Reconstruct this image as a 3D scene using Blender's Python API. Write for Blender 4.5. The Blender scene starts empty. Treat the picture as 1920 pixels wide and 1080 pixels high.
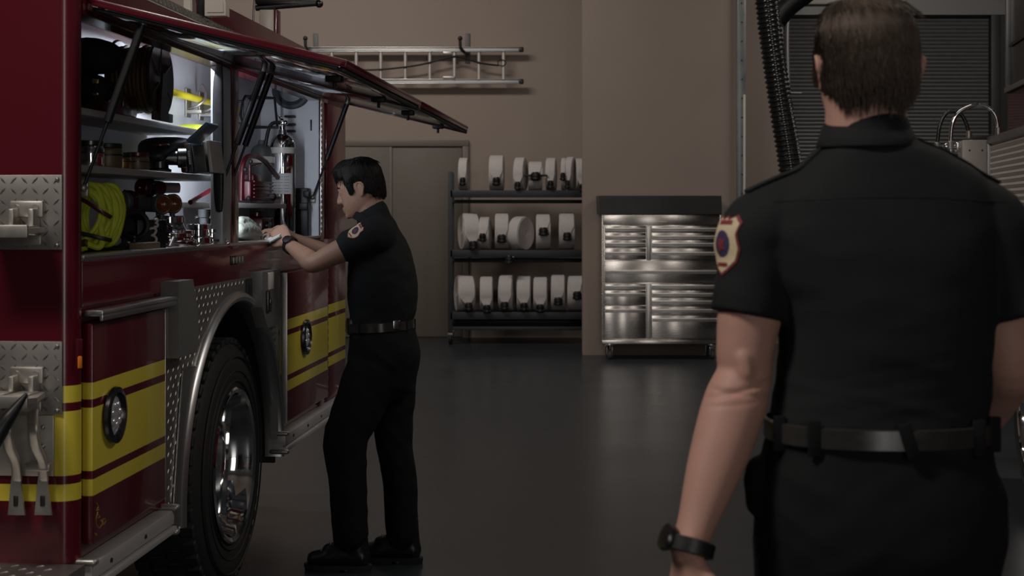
import bpy, bmesh, math, random
from mathutils import Vector, Matrix, noise
from mathutils.bvhtree import BVHTree

random.seed(7)
SC = bpy.context.scene
COL = SC.collection
PI = math.pi
F = 2690.0          # focal length in pixels of the 1920 wide frame
HC = 1.52           # camera height
HZ = 395.0          # horizon row


def W(px, py, Y):
    """world point on the ray of a pixel at depth Y"""
    return Vector(((px - 960) * Y / F, Y, HC + (HZ - py) * Y / F))


# ------------------------------------------------------------------ materials
def lin(c):
    c = c / 255.0
    return c / 12.92 if c <= 0.04045 else ((c + 0.055) / 1.055) ** 2.4


def rgb(r, g, b):
    return (lin(r), lin(g), lin(b), 1.0)


MATS = {}


def mat(name, col, rough=0.5, metal=0.0, var=0.12, scale=12.0, bump=0.0, bscale=80.0, coat=0.0,
        stretch=None, emit=None, estr=0.0, spec=0.5, trans=0.0, rvar=0.1, coord='Object', sub=0.0):
    if name in MATS:
        return MATS[name]
    m = bpy.data.materials.new(name)
    m.use_nodes = True
    nt = m.node_tree
    N, L = nt.nodes, nt.links
    b = N['Principled BSDF']
    tc = N.new('ShaderNodeTexCoord')
    src = tc.outputs[coord]
    if stretch:
        mp = N.new('ShaderNodeMapping')
        mp.inputs['Scale'].default_value = stretch
        L.new(src, mp.inputs['Vector'])
        src = mp.outputs['Vector']
    nz = N.new('ShaderNodeTexNoise')
    nz.inputs['Scale'].default_value = scale
    nz.inputs['Detail'].default_value = 5
    L.new(src, nz.inputs['Vector'])
    mx = N.new('ShaderNodeMix')
    mx.data_type = 'RGBA'
    mx.inputs[6].default_value = tuple(max(0, c * (1 - var)) for c in col[:3]) + (1,)
    mx.inputs[7].default_value = tuple(min(1, c * (1 + var)) for c in col[:3]) + (1,)
    L.new(nz.outputs['Fac'], mx.inputs[0])
    L.new(mx.outputs[2], b.inputs['Base Color'])
    mr = N.new('ShaderNodeMapRange')
    mr.inputs['To Min'].default_value = max(0.02, rough - rvar)
    mr.inputs['To Max'].default_value = min(1, rough + rvar)
    L.new(nz.outputs['Fac'], mr.inputs['Value'])
    L.new(mr.outputs['Result'], b.inputs['Roughness'])
    b.inputs['Metallic'].default_value = metal
    b.inputs['Coat Weight'].default_value = coat
    b.inputs['Coat Roughness'].default_value = 0.06
    b.inputs['Specular IOR Level'].default_value = spec
    b.inputs['Transmission Weight'].default_value = trans
    if sub > 0:
        b.inputs['Subsurface Weight'].default_value = sub
        b.inputs['Subsurface Radius'].default_value = (0.012, 0.004, 0.002)
        b.inputs['Subsurface Scale'].default_value = 0.6
    if emit:
        b.inputs['Emission Color'].default_value = emit
        b.inputs['Emission Strength'].default_value = estr
    if bump > 0:
        n2 = N.new('ShaderNodeTexNoise')
        n2.inputs['Scale'].default_value = bscale
        n2.inputs['Detail'].default_value = 4
        L.new(src, n2.inputs['Vector'])
        bp = N.new('ShaderNodeBump')
        bp.inputs['Strength'].default_value = bump
        bp.inputs['Distance'].default_value = 0.01
        L.new(n2.outputs['Fac'], bp.inputs['Height'])
        L.new(bp.outputs['Normal'], b.inputs['Normal'])
    MATS[name] = m
    return m


# ------------------------------------------------------------------ mesh builder
class MB:
    def __init__(s):
        s.v = []
        s.f = []

    def add(s, vs, fs):
        o = len(s.v)
        s.v += [Vector(v) for v in vs]
        s.f += [tuple(i + o for i in f) for f in fs]
        return s

    def addbm(s, bm, M=None):
        bm.verts.index_update()
        vs = [(M @ v.co if M else v.co.copy()) for v in bm.verts]
        fs = [tuple(v.index for v in f.verts) for f in bm.faces]
        bm.free()
        return s.add(vs, fs)

    def box(s, c, d, rot=None, bev=0.0, seg=2):
        bm = bmesh.new()
        bmesh.ops.create_cube(bm, size=1)
        for v in bm.verts:
            v.co = Vector((v.co.x * d[0], v.co.y * d[1], v.co.z * d[2]))
        if bev > 0:
            bmesh.ops.bevel(bm, geom=bm.edges[:], offset=min(bev, min(d) * 0.45), segments=seg, profile=0.5, affect='EDGES')
        M = Matrix.Translation(Vector(c))
        if rot is not None:
            M = M @ (rot if isinstance(rot, Matrix) else Matrix.Rotation(rot, 4, 'Z'))
        return s.addbm(bm, M)

    def bb(s, x0, x1, y0, y1, z0, z1, bev=0.0):
        return s.box(((x0 + x1) / 2, (y0 + y1) / 2, (z0 + z1) / 2), (abs(x1 - x0), abs(y1 - y0), abs(z1 - z0)), None, bev)

    def lathe(s, prof, M=None, seg=32, cap=True):
        """profile of (r, z) about z, placed by matrix M"""
        M = M or Matrix.Identity(4)
        vs, fs = [], []
        n = len(prof)
        for (r, z) in prof:
            for k in range(seg):
                a = 2 * PI * k / seg
                vs.append(M @ Vector((r * math.cos(a), r * math.sin(a), z)))
        for i in range(n - 1):
            for k in range(seg):
                k2 = (k + 1) % seg
                fs.append((i * seg + k, i * seg + k2, (i + 1) * seg + k2, (i + 1) * seg + k))
        if cap:
            fs.append(tuple(reversed(range(seg))))
            fs.append(tuple((n - 1) * seg + k for k in range(seg)))
        return s.add(vs, fs)

    def cyl(s, p0, p1, r, r1=None, seg=16, bev=0.0):
        p0, p1 = Vector(p0), Vector(p1)
        d = p1 - p0
        M = Matrix.Translation(p0) @ d.to_track_quat('Z', 'Y').to_matrix().to_4x4()
        r1 = r if r1 is None else r1
        Ln = d.length
        if bev > 0:
            pr = [(r - bev, 0), (r, bev), (r1, Ln - bev), (r1 - bev, Ln)]
        else:
            pr = [(r, 0), (r1, Ln)]
        return s.lathe(pr, M, seg)

    def tube(s, path, r, seg=10, closed=False, radii=None, ends=True):
        path = [Vector(p) for p in path]
        n = len(path)
        vs, fs = [], []
        prev = None
        for i, p in enumerate(path):
            if closed:
                t = path[(i + 1) % n] - path[i - 1]
            else:
                t = path[min(i + 1, n - 1)] - path[max(i - 1, 0)]
            t.normalize()
            if prev is None:
                u = t.orthogonal().normalized()
            else:
                u = (prev - t * prev.dot(t)).normalized()
            prev = u
            w = t.cross(u)
            rr = radii[i] if radii else r
            for k in range(seg):
                a = 2 * PI * k / seg
                vs.append(p + u * rr * math.cos(a) + w * rr * math.sin(a))
        m = n if closed else n - 1
        for i in range(m):
            j = (i + 1) % n
            for k in range(seg):
                k2 = (k + 1) % seg
                fs.append((i * seg + k, i * seg + k2, j * seg + k2, j * seg + k))
        if not closed and ends:
            fs.append(tuple(reversed(range(seg))))
            fs.append(tuple((n - 1) * seg + k for k in range(seg)))
        return s.add(vs, fs)

    def prism(s, poly, M, depth):
        """polygon in local xy, extruded along local z by depth"""
        n = len(poly)
        vs = [M @ Vector((p[0], p[1], 0)) for p in poly] + [M @ Vector((p[0], p[1], depth)) for p in poly]
        fs = [tuple(reversed(range(n))), tuple(range(n, 2 * n))]
        for i in range(n):
            j = (i + 1) % n
            fs.append((i, j, n + j, n + i))
        return s.add(vs, fs)

    def ball(s, c, r, seg=20, rings=12, M=None):
        if not isinstance(r, (tuple, list, Vector)):
            r = (r, r, r)
        bm = bmesh.new()
        bmesh.ops.create_uvsphere(bm, u_segments=seg, v_segments=rings, radius=1)
        D = Matrix.Diagonal((r[0], r[1], r[2], 1))
        T = Matrix.Translation(Vector(c))
        return s.addbm(bm, T @ (M @ D if M else D))

    def build(s, name, m, parent=None, smooth=35, mods=None, clean=True):
        me = bpy.data.meshes.new(name)
        me.from_pydata(s.v, [], s.f)
        me.update()
        if clean:
            bm = bmesh.new()
            bm.from_mesh(me)
            bmesh.ops.recalc_face_normals(bm, faces=bm.faces[:])
            bm.to_mesh(me)
            bm.free()
        return link(name, me, m, parent, smooth)


def link(name, me, m, parent=None, smooth=35):
    if smooth:
        for p in me.polygons:
            p.use_smooth = True
        if smooth < 180:
            me.set_sharp_from_angle(angle=math.radians(smooth))
    o = bpy.data.objects.new(name, me)
    COL.objects.link(o)
    if m:
        if not me.materials:
            me.materials.append(m)
    if parent:
        o.parent = parent
    return o


def thing(name, label, cat, loc=(0, 0, 0), rz=0.0, group=None):
    o = bpy.data.objects.new(name, None)
    COL.objects.link(o)
    o.empty_display_size = 0.1
    o.location = loc
    o.rotation_euler = (0, 0, rz)
    o['label'] = label
    o['category'] = cat
    if group:
        o['group'] = group
    return o


def tag(o, label, cat, group=None, kind=None):
    o['label'] = label
    o['category'] = cat
    if group:
        o['group'] = group
    if kind:
        o['kind'] = kind
    return o


def structure(o, label, cat):
    o['kind'] = 'structure'
    o['label'] = label
    o['category'] = cat
    return o


def rotM(dirv, up=(0, 0, 1)):
    """matrix whose local Z points along dirv"""
    return Vector(dirv).to_track_quat('Z', 'Y').to_matrix().to_4x4()


def catmull(pts, sub=4):
    pts = [Vector(p) for p in pts]
    out = []
    n = len(pts)
    for i in range(n - 1):
        p0 = pts[max(i - 1, 0)]
        p1, p2 = pts[i], pts[i + 1]
        p3 = pts[min(i + 2, n - 1)]
        for k in range(sub):
            t = k / sub
            out.append(0.5 * ((2 * p1) + (p2 - p0) * t + (2 * p0 - 5 * p1 + 4 * p2 - p3) * t * t + (3 * p1 - p0 - 3 * p2 + p3) * t ** 3))
    out.append(pts[-1].copy())
    return out


# ------------------------------------------------------------------ organic helpers
def loft(mb, pts, rads, ref=(0, 1, 0), sub=4, seg=20, power=2.0, round_ends=True):
    """closed tube through pts; rads = (a across, b along ref)"""
    rads = [(r, r) if not isinstance(r, (tuple, list)) else r for r in rads]
    P = catmull(pts, sub)
    R = catmull([Vector((r[0], r[1], 0)) for r in rads], sub)
    ref = Vector(ref)
    rings = []
    n = len(P)

    def ring(p, t, a, b):
        f = (ref - t * ref.dot(t))
        if f.length < 1e-4:
            f = t.orthogonal()
        f.normalize()
        s_ = t.cross(f)
        out = []
        for k in range(seg):
            an = 2 * PI * k / seg
            c, s2 = math.cos(an), math.sin(an)
            c = math.copysign(abs(c) ** (2 / power), c)
            s2 = math.copysign(abs(s2) ** (2 / power), s2)
            out.append(p + s_ * a * c + f * b * s2)
        return out
    T = []
    for i in range(n):
        T.append((P[min(i + 1, n - 1)] - P[max(i - 1, 0)]).normalized())
    if round_ends:
        a, b = R[0].x, R[0].y
        e = min(a, b)
        for ang in (80, 60, 40, 20):
            q = math.radians(ang)
            rings.append(ring(P[0] - T[0] * e * math.sin(q), T[0], max(a * math.cos(q), 1e-4), max(b * math.cos(q), 1e-4)))
    for i in range(n):
        rings.append(ring(P[i], T[i], R[i].x, R[i].y))
    if round_ends:
        a, b = R[-1].x, R[-1].y
        e = min(a, b)
        for ang in (20, 40, 60, 80):
            q = math.radians(ang)
            rings.append(ring(P[-1] + T[-1] * e * math.sin(q), T[-1], max(a * math.cos(q), 1e-4), max(b * math.cos(q), 1e-4)))
    vs = [v for r in rings for v in r]
    fs = []
    m = len(rings)
    for i in range(m - 1):
        for k in range(seg):
            k2 = (k + 1) % seg
            fs.append((i * seg + k, i * seg + k2, (i + 1) * seg + k2, (i + 1) * seg + k))
    fs.append(tuple(reversed(range(seg))))
    fs.append(tuple((m - 1) * seg + k for k in range(seg)))
    mb.add(vs, fs)


def fuse(mb, name, voxel=0.006, smooth=4, fac=0.5):
    """union of all shells in mb as one continuous surface"""
    me = bpy.data.meshes.new(name)
    me.from_pydata(mb.v, [], mb.f)
    bm = bmesh.new()
    bm.from_mesh(me)
    bmesh.ops.recalc_face_normals(bm, faces=bm.faces[:])
    bm.to_mesh(me)
    bm.free()
    o = bpy.data.objects.new('tmp', me)
    COL.objects.link(o)
    r = o.modifiers.new('r', 'REMESH')
    r.mode = 'VOXEL'
    r.voxel_size = voxel
    if smooth:
        s_ = o.modifiers.new('s', 'SMOOTH')
        s_.iterations = smooth
        s_.factor = fac
    dg = bpy.context.evaluated_depsgraph_get()
    dg.update()
    me2 = bpy.data.meshes.new_from_object(o.evaluated_get(dg))
    me2.name = name
    bpy.data.objects.remove(o)
    return me2


def displace(me, fn):
    """move each vertex along its normal by fn(co, normal)"""
    ns = [v.normal.copy() for v in me.vertices]
    for v, n in zip(me.vertices, ns):
        v.co = v.co + n * fn(v.co, n)
    me.update()


def bvh_of(me):
    return BVHTree.FromPolygons([v.co.copy() for v in me.vertices], [tuple(p.vertices) for p in me.polygons])


def decal(bvh, c, nrm, up, poly, off=0.002, cuts=3):
    """flat outline laid onto a curved surface; returns MB"""
    nrm = Vector(nrm).normalized()
    up = Vector(up)
    up = (up - nrm * up.dot(nrm)).normalized()
    rt = up.cross(nrm)
    bm = bmesh.new()
    vs = [bm.verts.new((p[0], p[1], 0)) for p in poly]
    bm.faces.new(vs)
    bmesh.ops.triangulate(bm, faces=bm.faces[:])
    bmesh.ops.subdivide_edges(bm, edges=bm.edges[:], cuts=cuts, use_grid_fill=True)
    bmesh.ops.triangulate(bm, faces=bm.faces[:])
    for v in bm.verts:
        p = Vector(c) + rt * v.co.x + up * v.co.y
        hit = bvh.ray_cast(p + nrm * 0.15, -nrm)
        if hit[0] is not None and (hit[0] - p).length < 0.12:
            v.co = hit[0] + hit[1] * off
        else:
            h = bvh.find_nearest(p)
            v.co = h[0] + h[1] * off
    mb = MB()
    mb.addbm(bm)
    return mb


def tread(mb, u0, u1, v0, v1, fn, pitch=0.034, h=0.0022, ln=0.026, w=0.006, seed=0):
    """raised lozenges of checker plate; fn(u, v, hgt) -> point"""
    nu = max(1, int((u1 - u0) / pitch))
    nv = max(1, int((v1 - v0) / pitch))
    for i in range(nu):
        for j in range(nv):
            u = u0 + (i + 0.5) * (u1 - u0) / nu
            v = v0 + (j + 0.5) * (v1 - v0) / nv
            a = PI / 4 if (i + j) % 2 else -PI / 4
            ca, sa = math.cos(a), math.sin(a)
            pts = []
            for (p, q, hh) in ((-ln / 2, 0, 0), (0, -w / 2, 0), (ln / 2, 0, 0), (0, w / 2, 0), (-ln * .3, 0, h), (ln * .3, 0, h)):
                pts.append(fn(u + p * ca - q * sa, v + p * sa + q * ca, hh))
            mb.add(pts, [(0, 1, 4), (1, 5, 4), (1, 2, 5), (2, 3, 5), (3, 4, 5), (3, 0, 4)])
# ------------------------------------------------------------------ materials of the place
M_wall = mat('wall_paint', (0.335, 0.268, 0.226, 1), 0.75, var=0.05, scale=3, bump=0.08, bscale=140)
M_floor = mat('polished_concrete', (0.031, 0.0365, 0.0425, 1), 0.30, var=0.22, scale=1.3, bump=0.015, bscale=5, rvar=0.08, spec=0.4)
M_door = mat('door_paint', (0.155, 0.128, 0.105, 1), 0.55, var=0.05, scale=4)
M_doorframe = mat('door_frame_paint', (0.17, 0.145, 0.122, 1), 0.5, var=0.05)
M_steel = mat('galvanized_steel', (0.30, 0.30, 0.30, 1), 0.42, 0.9, var=0.25, scale=6)
M_alu = mat('brushed_aluminium', (0.58, 0.57, 0.56, 1), 0.32, 0.95, var=0.04, scale=6, rvar=0.04)
M_liner = mat('compartment_aluminium', (0.72, 0.73, 0.77, 1), 0.5, 0.25, var=0.14, scale=9, bump=0.03, bscale=30)
M_shelf = mat('shelf_aluminium', (0.50, 0.48, 0.46, 1), 0.5, 0.3, var=0.1, scale=20)
M_tread = mat('checker_plate', (0.36, 0.335, 0.31, 1), 0.44, 0.92, var=0.2, scale=7)
M_cast = mat('cast_aluminium', (0.50, 0.47, 0.43, 1), 0.42, 0.85, var=0.15, scale=20)
M_chrome = mat('chrome', (0.82, 0.82, 0.82, 1), 0.07, 1.0, var=0.03, rvar=0.03)
M_black = mat('black_plastic', (0.012, 0.012, 0.013, 1), 0.45, var=0.2, scale=30)
M_rubber = mat('tyre_rubber', (0.014, 0.014, 0.014, 1), 0.72, var=0.2, scale=20, bump=0.05, bscale=60)
M_gasket = mat('rubber_gasket', (0.010, 0.010, 0.010, 1), 0.5, var=0.2)
M_red = mat('engine_red', (0.098, 0.0060, 0.0135, 1), 0.25, 0.0, var=0.05, scale=2, coat=0.30, rvar=0.04)
M_dred = mat('dark_red_metal', (0.075, 0.0045, 0.010, 1), 0.35, 0.2, var=0.2, scale=14, coat=0.3)
M_white = mat('white_enamel', (0.66, 0.61, 0.56, 1), 0.35, var=0.04)
M_glass = mat('lens_glass', (0.75, 0.77, 0.8, 1), 0.08, 0.6, var=0.2, scale=30)
M_amber = mat('amber_lens', (0.85, 0.22, 0.02, 1), 0.25, var=0.1, coat=0.5)
M_brass = mat('brass', (0.46, 0.32, 0.14, 1), 0.28, 0.95, var=0.2, scale=20)
M_lime = mat('lime_hose_jacket', (0.60, 0.68, 0.05, 1), 0.6, var=0.18, scale=30, bump=0.1, bscale=250)
M_yellow = mat('yellow_enamel', (0.72, 0.58, 0.03, 1), 0.3, var=0.08, coat=0.3)
M_navy = mat('slate_blue_vinyl', (0.10, 0.15, 0.19, 1), 0.4, var=0.15)
M_grey = mat('grey_plastic', (0.10, 0.10, 0.10, 1), 0.5, var=0.12)
M_gold = mat('gold_leaf', (0.50, 0.33, 0.08, 1), 0.4, 0.7, var=0.3, scale=60)
M_cream = mat('cream_paint', (0.55, 0.50, 0.43, 1), 0.4, var=0.06)


def striped():
    m = mat('engine_red_striped', (0.098, 0.0060, 0.0135, 1), 0.25, 0.0, var=0.05, scale=2, coat=0.30, rvar=0.04)
    nt = m.node_tree
    N, L = nt.nodes, nt.links
    b = N['Principled BSDF']
    g = N.new('ShaderNodeNewGeometry')
    sp = N.new('ShaderNodeSeparateXYZ')
    L.new(g.outputs['Position'], sp.inputs[0])
    dv = N.new('ShaderNodeMath')
    dv.operation = 'DIVIDE'
    dv.inputs[1].default_value = 1.2
    L.new(sp.outputs['Z'], dv.inputs[0])
    cr = N.new('ShaderNodeValToRGB')
    cr.color_ramp.interpolation = 'CONSTANT'
    el = cr.color_ramp.elements
    stops = [(0, 0), (0.716, 1), (0.760, 0), (0.787, 1), (0.962, 0), (0.988, 1), (1.033, 0)]
    el[0].position = 0
    el[0].color = (0, 0, 0, 1)
    el[1].position = stops[1][0] / 1.2
    el[1].color = (1, 1, 1, 1)
    for z, c in stops[2:]:
        e = el.new(z / 1.2)
        e.color = (c, c, c, 1)
    L.new(dv.outputs[0], cr.inputs[0])
    old = b.inputs['Base Color'].links[0].from_socket
    mx = N.new('ShaderNodeMix')
    mx.data_type = 'RGBA'
    L.new(cr.outputs['Color'], mx.inputs[0])
    L.new(old, mx.inputs[6])
    mx.inputs[7].default_value = (0.70, 0.57, 0.06, 1)
    L.new(mx.outputs[2], b.inputs['Base Color'])
    return m


M_stripe = striped()

# ------------------------------------------------------------------ engine frame of reference
TA = math.atan(205.0 / F)
TP = Vector(((155 - 960) * 4.016 / F, 4.016, 0))
TN = Vector((math.cos(TA), -math.sin(TA), 0))
TD = Vector((math.sin(TA), math.cos(TA), 0))


def tw(x, y, z):
    return TP + TN * x + TD * y + Vector((0, 0, z))


def tp(px, py, x=0.0):
    """engine-local point where the ray of a pixel meets the plane local x = x"""
    d = Vector(((px - 960) / F, 1, (HZ - py) / F))
    s = (x + TP.dot(TN)) / d.dot(TN)
    p = d * s + Vector((0, 0, HC)) - TP
    return Vector((p.dot(TN), p.dot(TD), p.z))


def rp(px, py, y=-0.06):
    d = Vector(((px - 960) / F, 1, (HZ - py) / F))
    s = (y + TP.dot(TD)) / d.dot(TD)
    p = d * s + Vector((0, 0, HC)) - TP
    return Vector((p.dot(TN), p.dot(TD), p.z))


truck = thing('fire_truck', 'red fire engine with yellow stripes, side hatches raised over open equipment compartments', 'fire truck',
              TP, -TA)
LEN = tp(648, 400)[1]
ZT = 2.19
Y1 = tp(418, 400)[1]      # compartment post
Y2 = tp(447, 400)[1]
Y3 = tp(600, 400)[1]
YA = tp(303, 700)[1]      # end of the rear lower door
YB = tp(523, 700)[1]      # start of the front lower door
ZS = 0.545                # bottom of the body skin
ZC = 1.39                 # compartment floor
ZH = 2.07                 # compartment head
CD = 0.30                 # compartment depth


# body shell --------------------------------------------------------------
def corner_post(x0, y0, r, z0, z1):
    poly = []
    for k in range(9):
        a = -PI / 2 + k * PI / 16
        poly.append((x0 - r + r * math.cos(a), y0 + r + r * math.sin(a)))
    poly += [(x0, y0 + r + 0.004), (x0 - 0.004, y0 + r + 0.004), (x0 - 2.3, y0 + r + 0.004), (x0 - 2.3, y0), (x0 - r - 0.004, y0)]
    return poly, Matrix.Translation((0, 0, z0)), z1 - z0


b = MB()
b.prism(*corner_post(0.0, -0.062, 0.048, ZS, 2.45))
# rear wall
# header, posts and mid band
b.bb(-0.06, 0, 0, LEN, ZH, ZT - 0.001)
b.bb(-0.05, 0, 0, LEN, 1.25, ZC - 0.012, 0.004)
YP = tp(433, 400)[1]
b.bb(-0.05, 0.002, YP, Y2, ZC - 0.02, ZH + 0.01, 0.004)
b.bb(-0.06, 0, Y3, tp(608, 400)[1], ZS, ZT - 0.002, 0.004)
b.bb(-0.06, 0, tp(614, 400)[1], LEN, ZS, ZT - 0.002, 0.006)
b.bb(-0.06, -0.012, Y3, LEN, ZS, ZT - 0.003)
# skin around the lower doors
b.bb(-0.06, -0.012, 0, YA, ZS, 1.25)
b.bb(-0.06, -0.002, YA, YA + 0.055, ZS, 1.25)
b.bb(-0.06, -0.012, YB, Y3 + 0.02, ZS, 1.25)
# far side, front, roof
b.bb(-2.3, -2.26, 0, LEN, ZS, ZT)
b.bb(-2.3, -0.05, LEN - 0.05, LEN - 0.001, ZS, ZT - 0.004)
b.bb(-2.28, -0.04, 0.0, LEN, ZT - 0.04, ZT - 0.003)
b.bb(-2.26, -CD - 0.05, 0.0, LEN, ZC - 0.05, ZC - 0.02)
b.bb(-2.2, -0.5, 0.02, LEN, 0.62, 0.70)
b.build('body', M_stripe, truck)

# compartment liner (one continuous bay behind the post)
b = MB()
b.bb(-CD - 0.02, -0.01, 0.001, Y3 + 0.03, ZC - 0.012, ZC)
b.bb(-CD - 0.02, -CD, 0.001, Y3 + 0.03, ZC, ZH + 0.085)
b.bb(-CD - 0.02, -0.02, 0.001, 0.02, ZC, ZH + 0.085)
b.bb(-CD - 0.02, -0.062, Y3 - 0.004, Y3 + 0.03, ZC, ZH + 0.085)
b.bb(-CD - 0.02, -0.062, 0.001, Y3 + 0.03, ZH + 0.085, ZH + 0.10)
b.bb(-0.062, -0.004, Y3 - 0.012, Y3 - 0.002, ZC, ZH)
b.build('compartment_liner', M_liner, truck)
b = MB()
b.bb(-CD + 0.004, -0.058, 0.021, Y1 - 0.012, ZC + 0.0005, ZC + 0.006, 0.002)
b.bb(-CD + 0.004, -0.058, Y2 + 0.004, Y3 - 0.016, ZC + 0.0005, ZC + 0.006, 0.002)
b.build('floor_mat', M_rubber, truck)
# bright post and sill trim
b = MB()
b.bb(-0.05, 0.001, Y1, YP - 0.001, ZC - 0.0, ZH, 0.010)
b.build('post_trim', mat('post_aluminium', (0.50, 0.53, 0.55, 1), 0.4, 0.25, var=0.08), truck)
b = MB()
b.bb(-0.06, 0.004, 0.0, Y3, ZC - 0.006, ZC + 0.006, 0.002)
b.build('compartment_sill', M_alu, truck)
b = MB()
b.bb(-0.01, 0.006, Y3 + 0.004, Y3 + 0.022, ZC - 0.02, ZH + 0.07, 0.002)
for k in range(26):
    z = ZC + 0.02 + k * 0.027
    b.bb(0.004, 0.0085, Y3 + 0.002, Y3 + 0.024, z, z + 0.012)
b.build('piano_hinge', M_alu, truck)
b = MB()
yh = tp(610.8, 400)[1]
b.cyl((0.004, yh, ZS + 0.02), (0.004, yh, ZC - 0.04), 0.008, seg=8)
for k in range(20):
    z = ZS + 0.03 + k * 0.04
    b.cyl((0.004, yh, z), (0.004, yh, z + 0.02), 0.0105, seg=8)
b.build('door_hinge', M_alu, truck)

# rear face and its fittings -----------------------------------------------
for (y0, y1) in ((328, 468), (640, 777)):
    a0 = rp(118, y0)
    a1 = rp(118, y1)
    b = MB()
    b.bb(-0.46, a0.x, -0.068, -0.0615, a1.z, a0.z, 0.001)
    xs0 = -0.46
    tread(b, xs0, a0.x, a1.z, a0.z, lambda u, v, h: Vector((u, -0.068 - h, v)), pitch=0.0285, ln=0.026, w=0.007, h=0.003)
    for zz in (a1.z + 0.012, a0.z - 0.012):
        b.ball((a0.x - 0.012, -0.069, zz), 0.006, 10, 6)
        b.ball((-0.44, -0.069, zz), 0.006, 10, 6)
    b.build('tread_plate', M_tread, truck)


def folding_step(yc_px, ytray_px):
    c = rp(55, yc_px)
    z = c.z
    x = c.x
    zt = rp(55, ytray_px, -0.16).z
    st = MB()
    st.box((x, -0.075, z), (0.095, 0.018, 0.045), None, 0.005)
    for dx in (-0.028, 0.028):
        st.cyl((x + dx, -0.083, z + 0.004), (x + dx, -0.089, z + 0.004), 0.009, seg=12)
        st.box((x + dx, -0.095, (z + zt) / 2 - 0.004), (0.016, 0.05, abs(z - zt) + 0.01), None, 0.004)
    st.box((x, -0.075, z - 0.085), (0.085, 0.018, 0.03), None, 0.004)
    o = st.build('folding_step', M_cast, truck)
    t = MB()
    poly = [(x - 0.115, -0.235), (x + 0.07, -0.235), (x + 0.085, -0.21), (x + 0.055, -0.085), (x - 0.095, -0.085)]
    t.prism(poly, Matrix.Translation((0, 0, zt - 0.018)), 0.014)
    t.bb(x - 0.115, x + 0.07, -0.24, -0.228, zt - 0.03, zt + 0.004, 0.003)
    t.bb(x - 0.085, x - 0.02, -0.2, -0.11, zt - 0.006, zt + 0.0005, 0.002)
    t.bb(x + 0.0, x + 0.05, -0.2, -0.11, zt - 0.006, zt + 0.0005, 0.002)
    t.build('step_tray', M_cast, o)


folding_step(392, 424)
folding_step(702, 738)

# mounting plate with two curved straps below the lower step
p = rp(103, 778)
q = rp(103, 892)
b = MB()
b.bb(-0.40, p.x, -0.07, -0.062, q.z, p.z, 0.002)
for (sx, sy) in ((84, 800), (84, 835), (84, 870), (30, 846)):
    c = rp(sx, sy)
    b.ball((c.x, -0.072, c.z), 0.007, 10, 6)
c = rp(80, 872)
b.box((c.x, -0.085, c.z), (0.07, 0.03, 0.022), None, 0.004)
br = b.build('strap_bracket', M_cast, truck)
for dpx in (0, -50):
    pts = [rp(62 + dpx, 772, -0.10), rp(62 + dpx, 800, -0.135), rp(66 + dpx, 835, -0.12), rp(79 + dpx, 866, -0.10), rp(82 + dpx, 900, -0.085)]
    b = MB()
    loft(b, pts, [(0.016, 0.006), (0.014, 0.007), (0.015, 0.006), (0.013, 0.006), (0.014, 0.005)], ref=(0, 1, 0), sub=5, seg=14, power=4)
    p0, p1 = rp(80 + dpx, 895, -0.085), rp(82 + dpx, 965, -0.09)
    w0, w1 = 0.012, 0.024
    for (s0, s1) in ((-1, 1),):
        b.add([(p0.x + w0 * s0, -0.08, p0.z), (p0.x + w0 * s1, -0.08, p0.z), (p1.x + w1 * s1, -0.088, p1.z), (p1.x + w1 * s0, -0.088, p1.z),
               (p0.x + w0 * s0, -0.088, p0.z), (p0.x + w0 * s1, -0.088, p0.z), (p1.x + w1 * s1, -0.096, p1.z), (p1.x + w1 * s0, -0.096, p1.z)],
              [(0, 1, 2, 3), (7, 6, 5, 4), (0, 4, 5, 1), (1, 5, 6, 2), (2, 6, 7, 3), (3, 7, 4, 0)])
    b.box((p0.x, -0.084, p0.z + 0.005), (0.024, 0.009, 0.04), None, 0.002)
    sa = b.build('strap_arm', M_cast, br)
    b = MB()
    pm = p0.lerp(p1, 0.62)
    b.box((pm.x, -0.0945, pm.z), (0.013, 0.006, 0.030), None, 0.004)
    b.build('slot', M_gasket, sa)
b = MB()
loft(b, [rp(48, 741, -0.26), rp(28, 768, -0.27), rp(8, 795, -0.28), rp(-25, 850, -0.28), rp(-60, 900, -0.1)],
     [(0.006, 0.006), (0.014, 0.016), (0.02, 0.022), (0.022, 0.022), (0.02, 0.02)], ref=(0, 1, 0), sub=5, seg=14)
b.build('grab_handle', M_black, truck)

# amber marker on the corner post
c = rp(147, 664, -0.045)
b = MB()
b.box((c.x + 0.002, c.y, c.z), (0.018, 0.012, 0.085), Matrix.Rotation(0.9, 4, 'Z'), 0.003)
mk = b.build('marker_light', M_dred, truck)
b = MB()
b.box((c.x + 0.0045, c.y - 0.004, c.z - 0.022), (0.012, 0.012, 0.034), Matrix.Rotation(0.9, 4, 'Z'), 0.003)
b.build('amber_lens', M_amber, mk)

# rear step bumper of checker plate
b = MB()
poly = [(-2.3, -0.55), (-0.10, -0.55), (0.03, -0.40), (0.03, -0.062), (-2.3, -0.062)]
b.prism(poly, Matrix.Translation((0, 0, 0.47)), 0.075)
tread(b, -0.6, -0.03, -0.50, -0.075, lambda u, v, h: Vector((u, v, 0.545 + h)), pitch=0.034, h=0.003)
b.build('rear_step', M_tread, truck)

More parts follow.
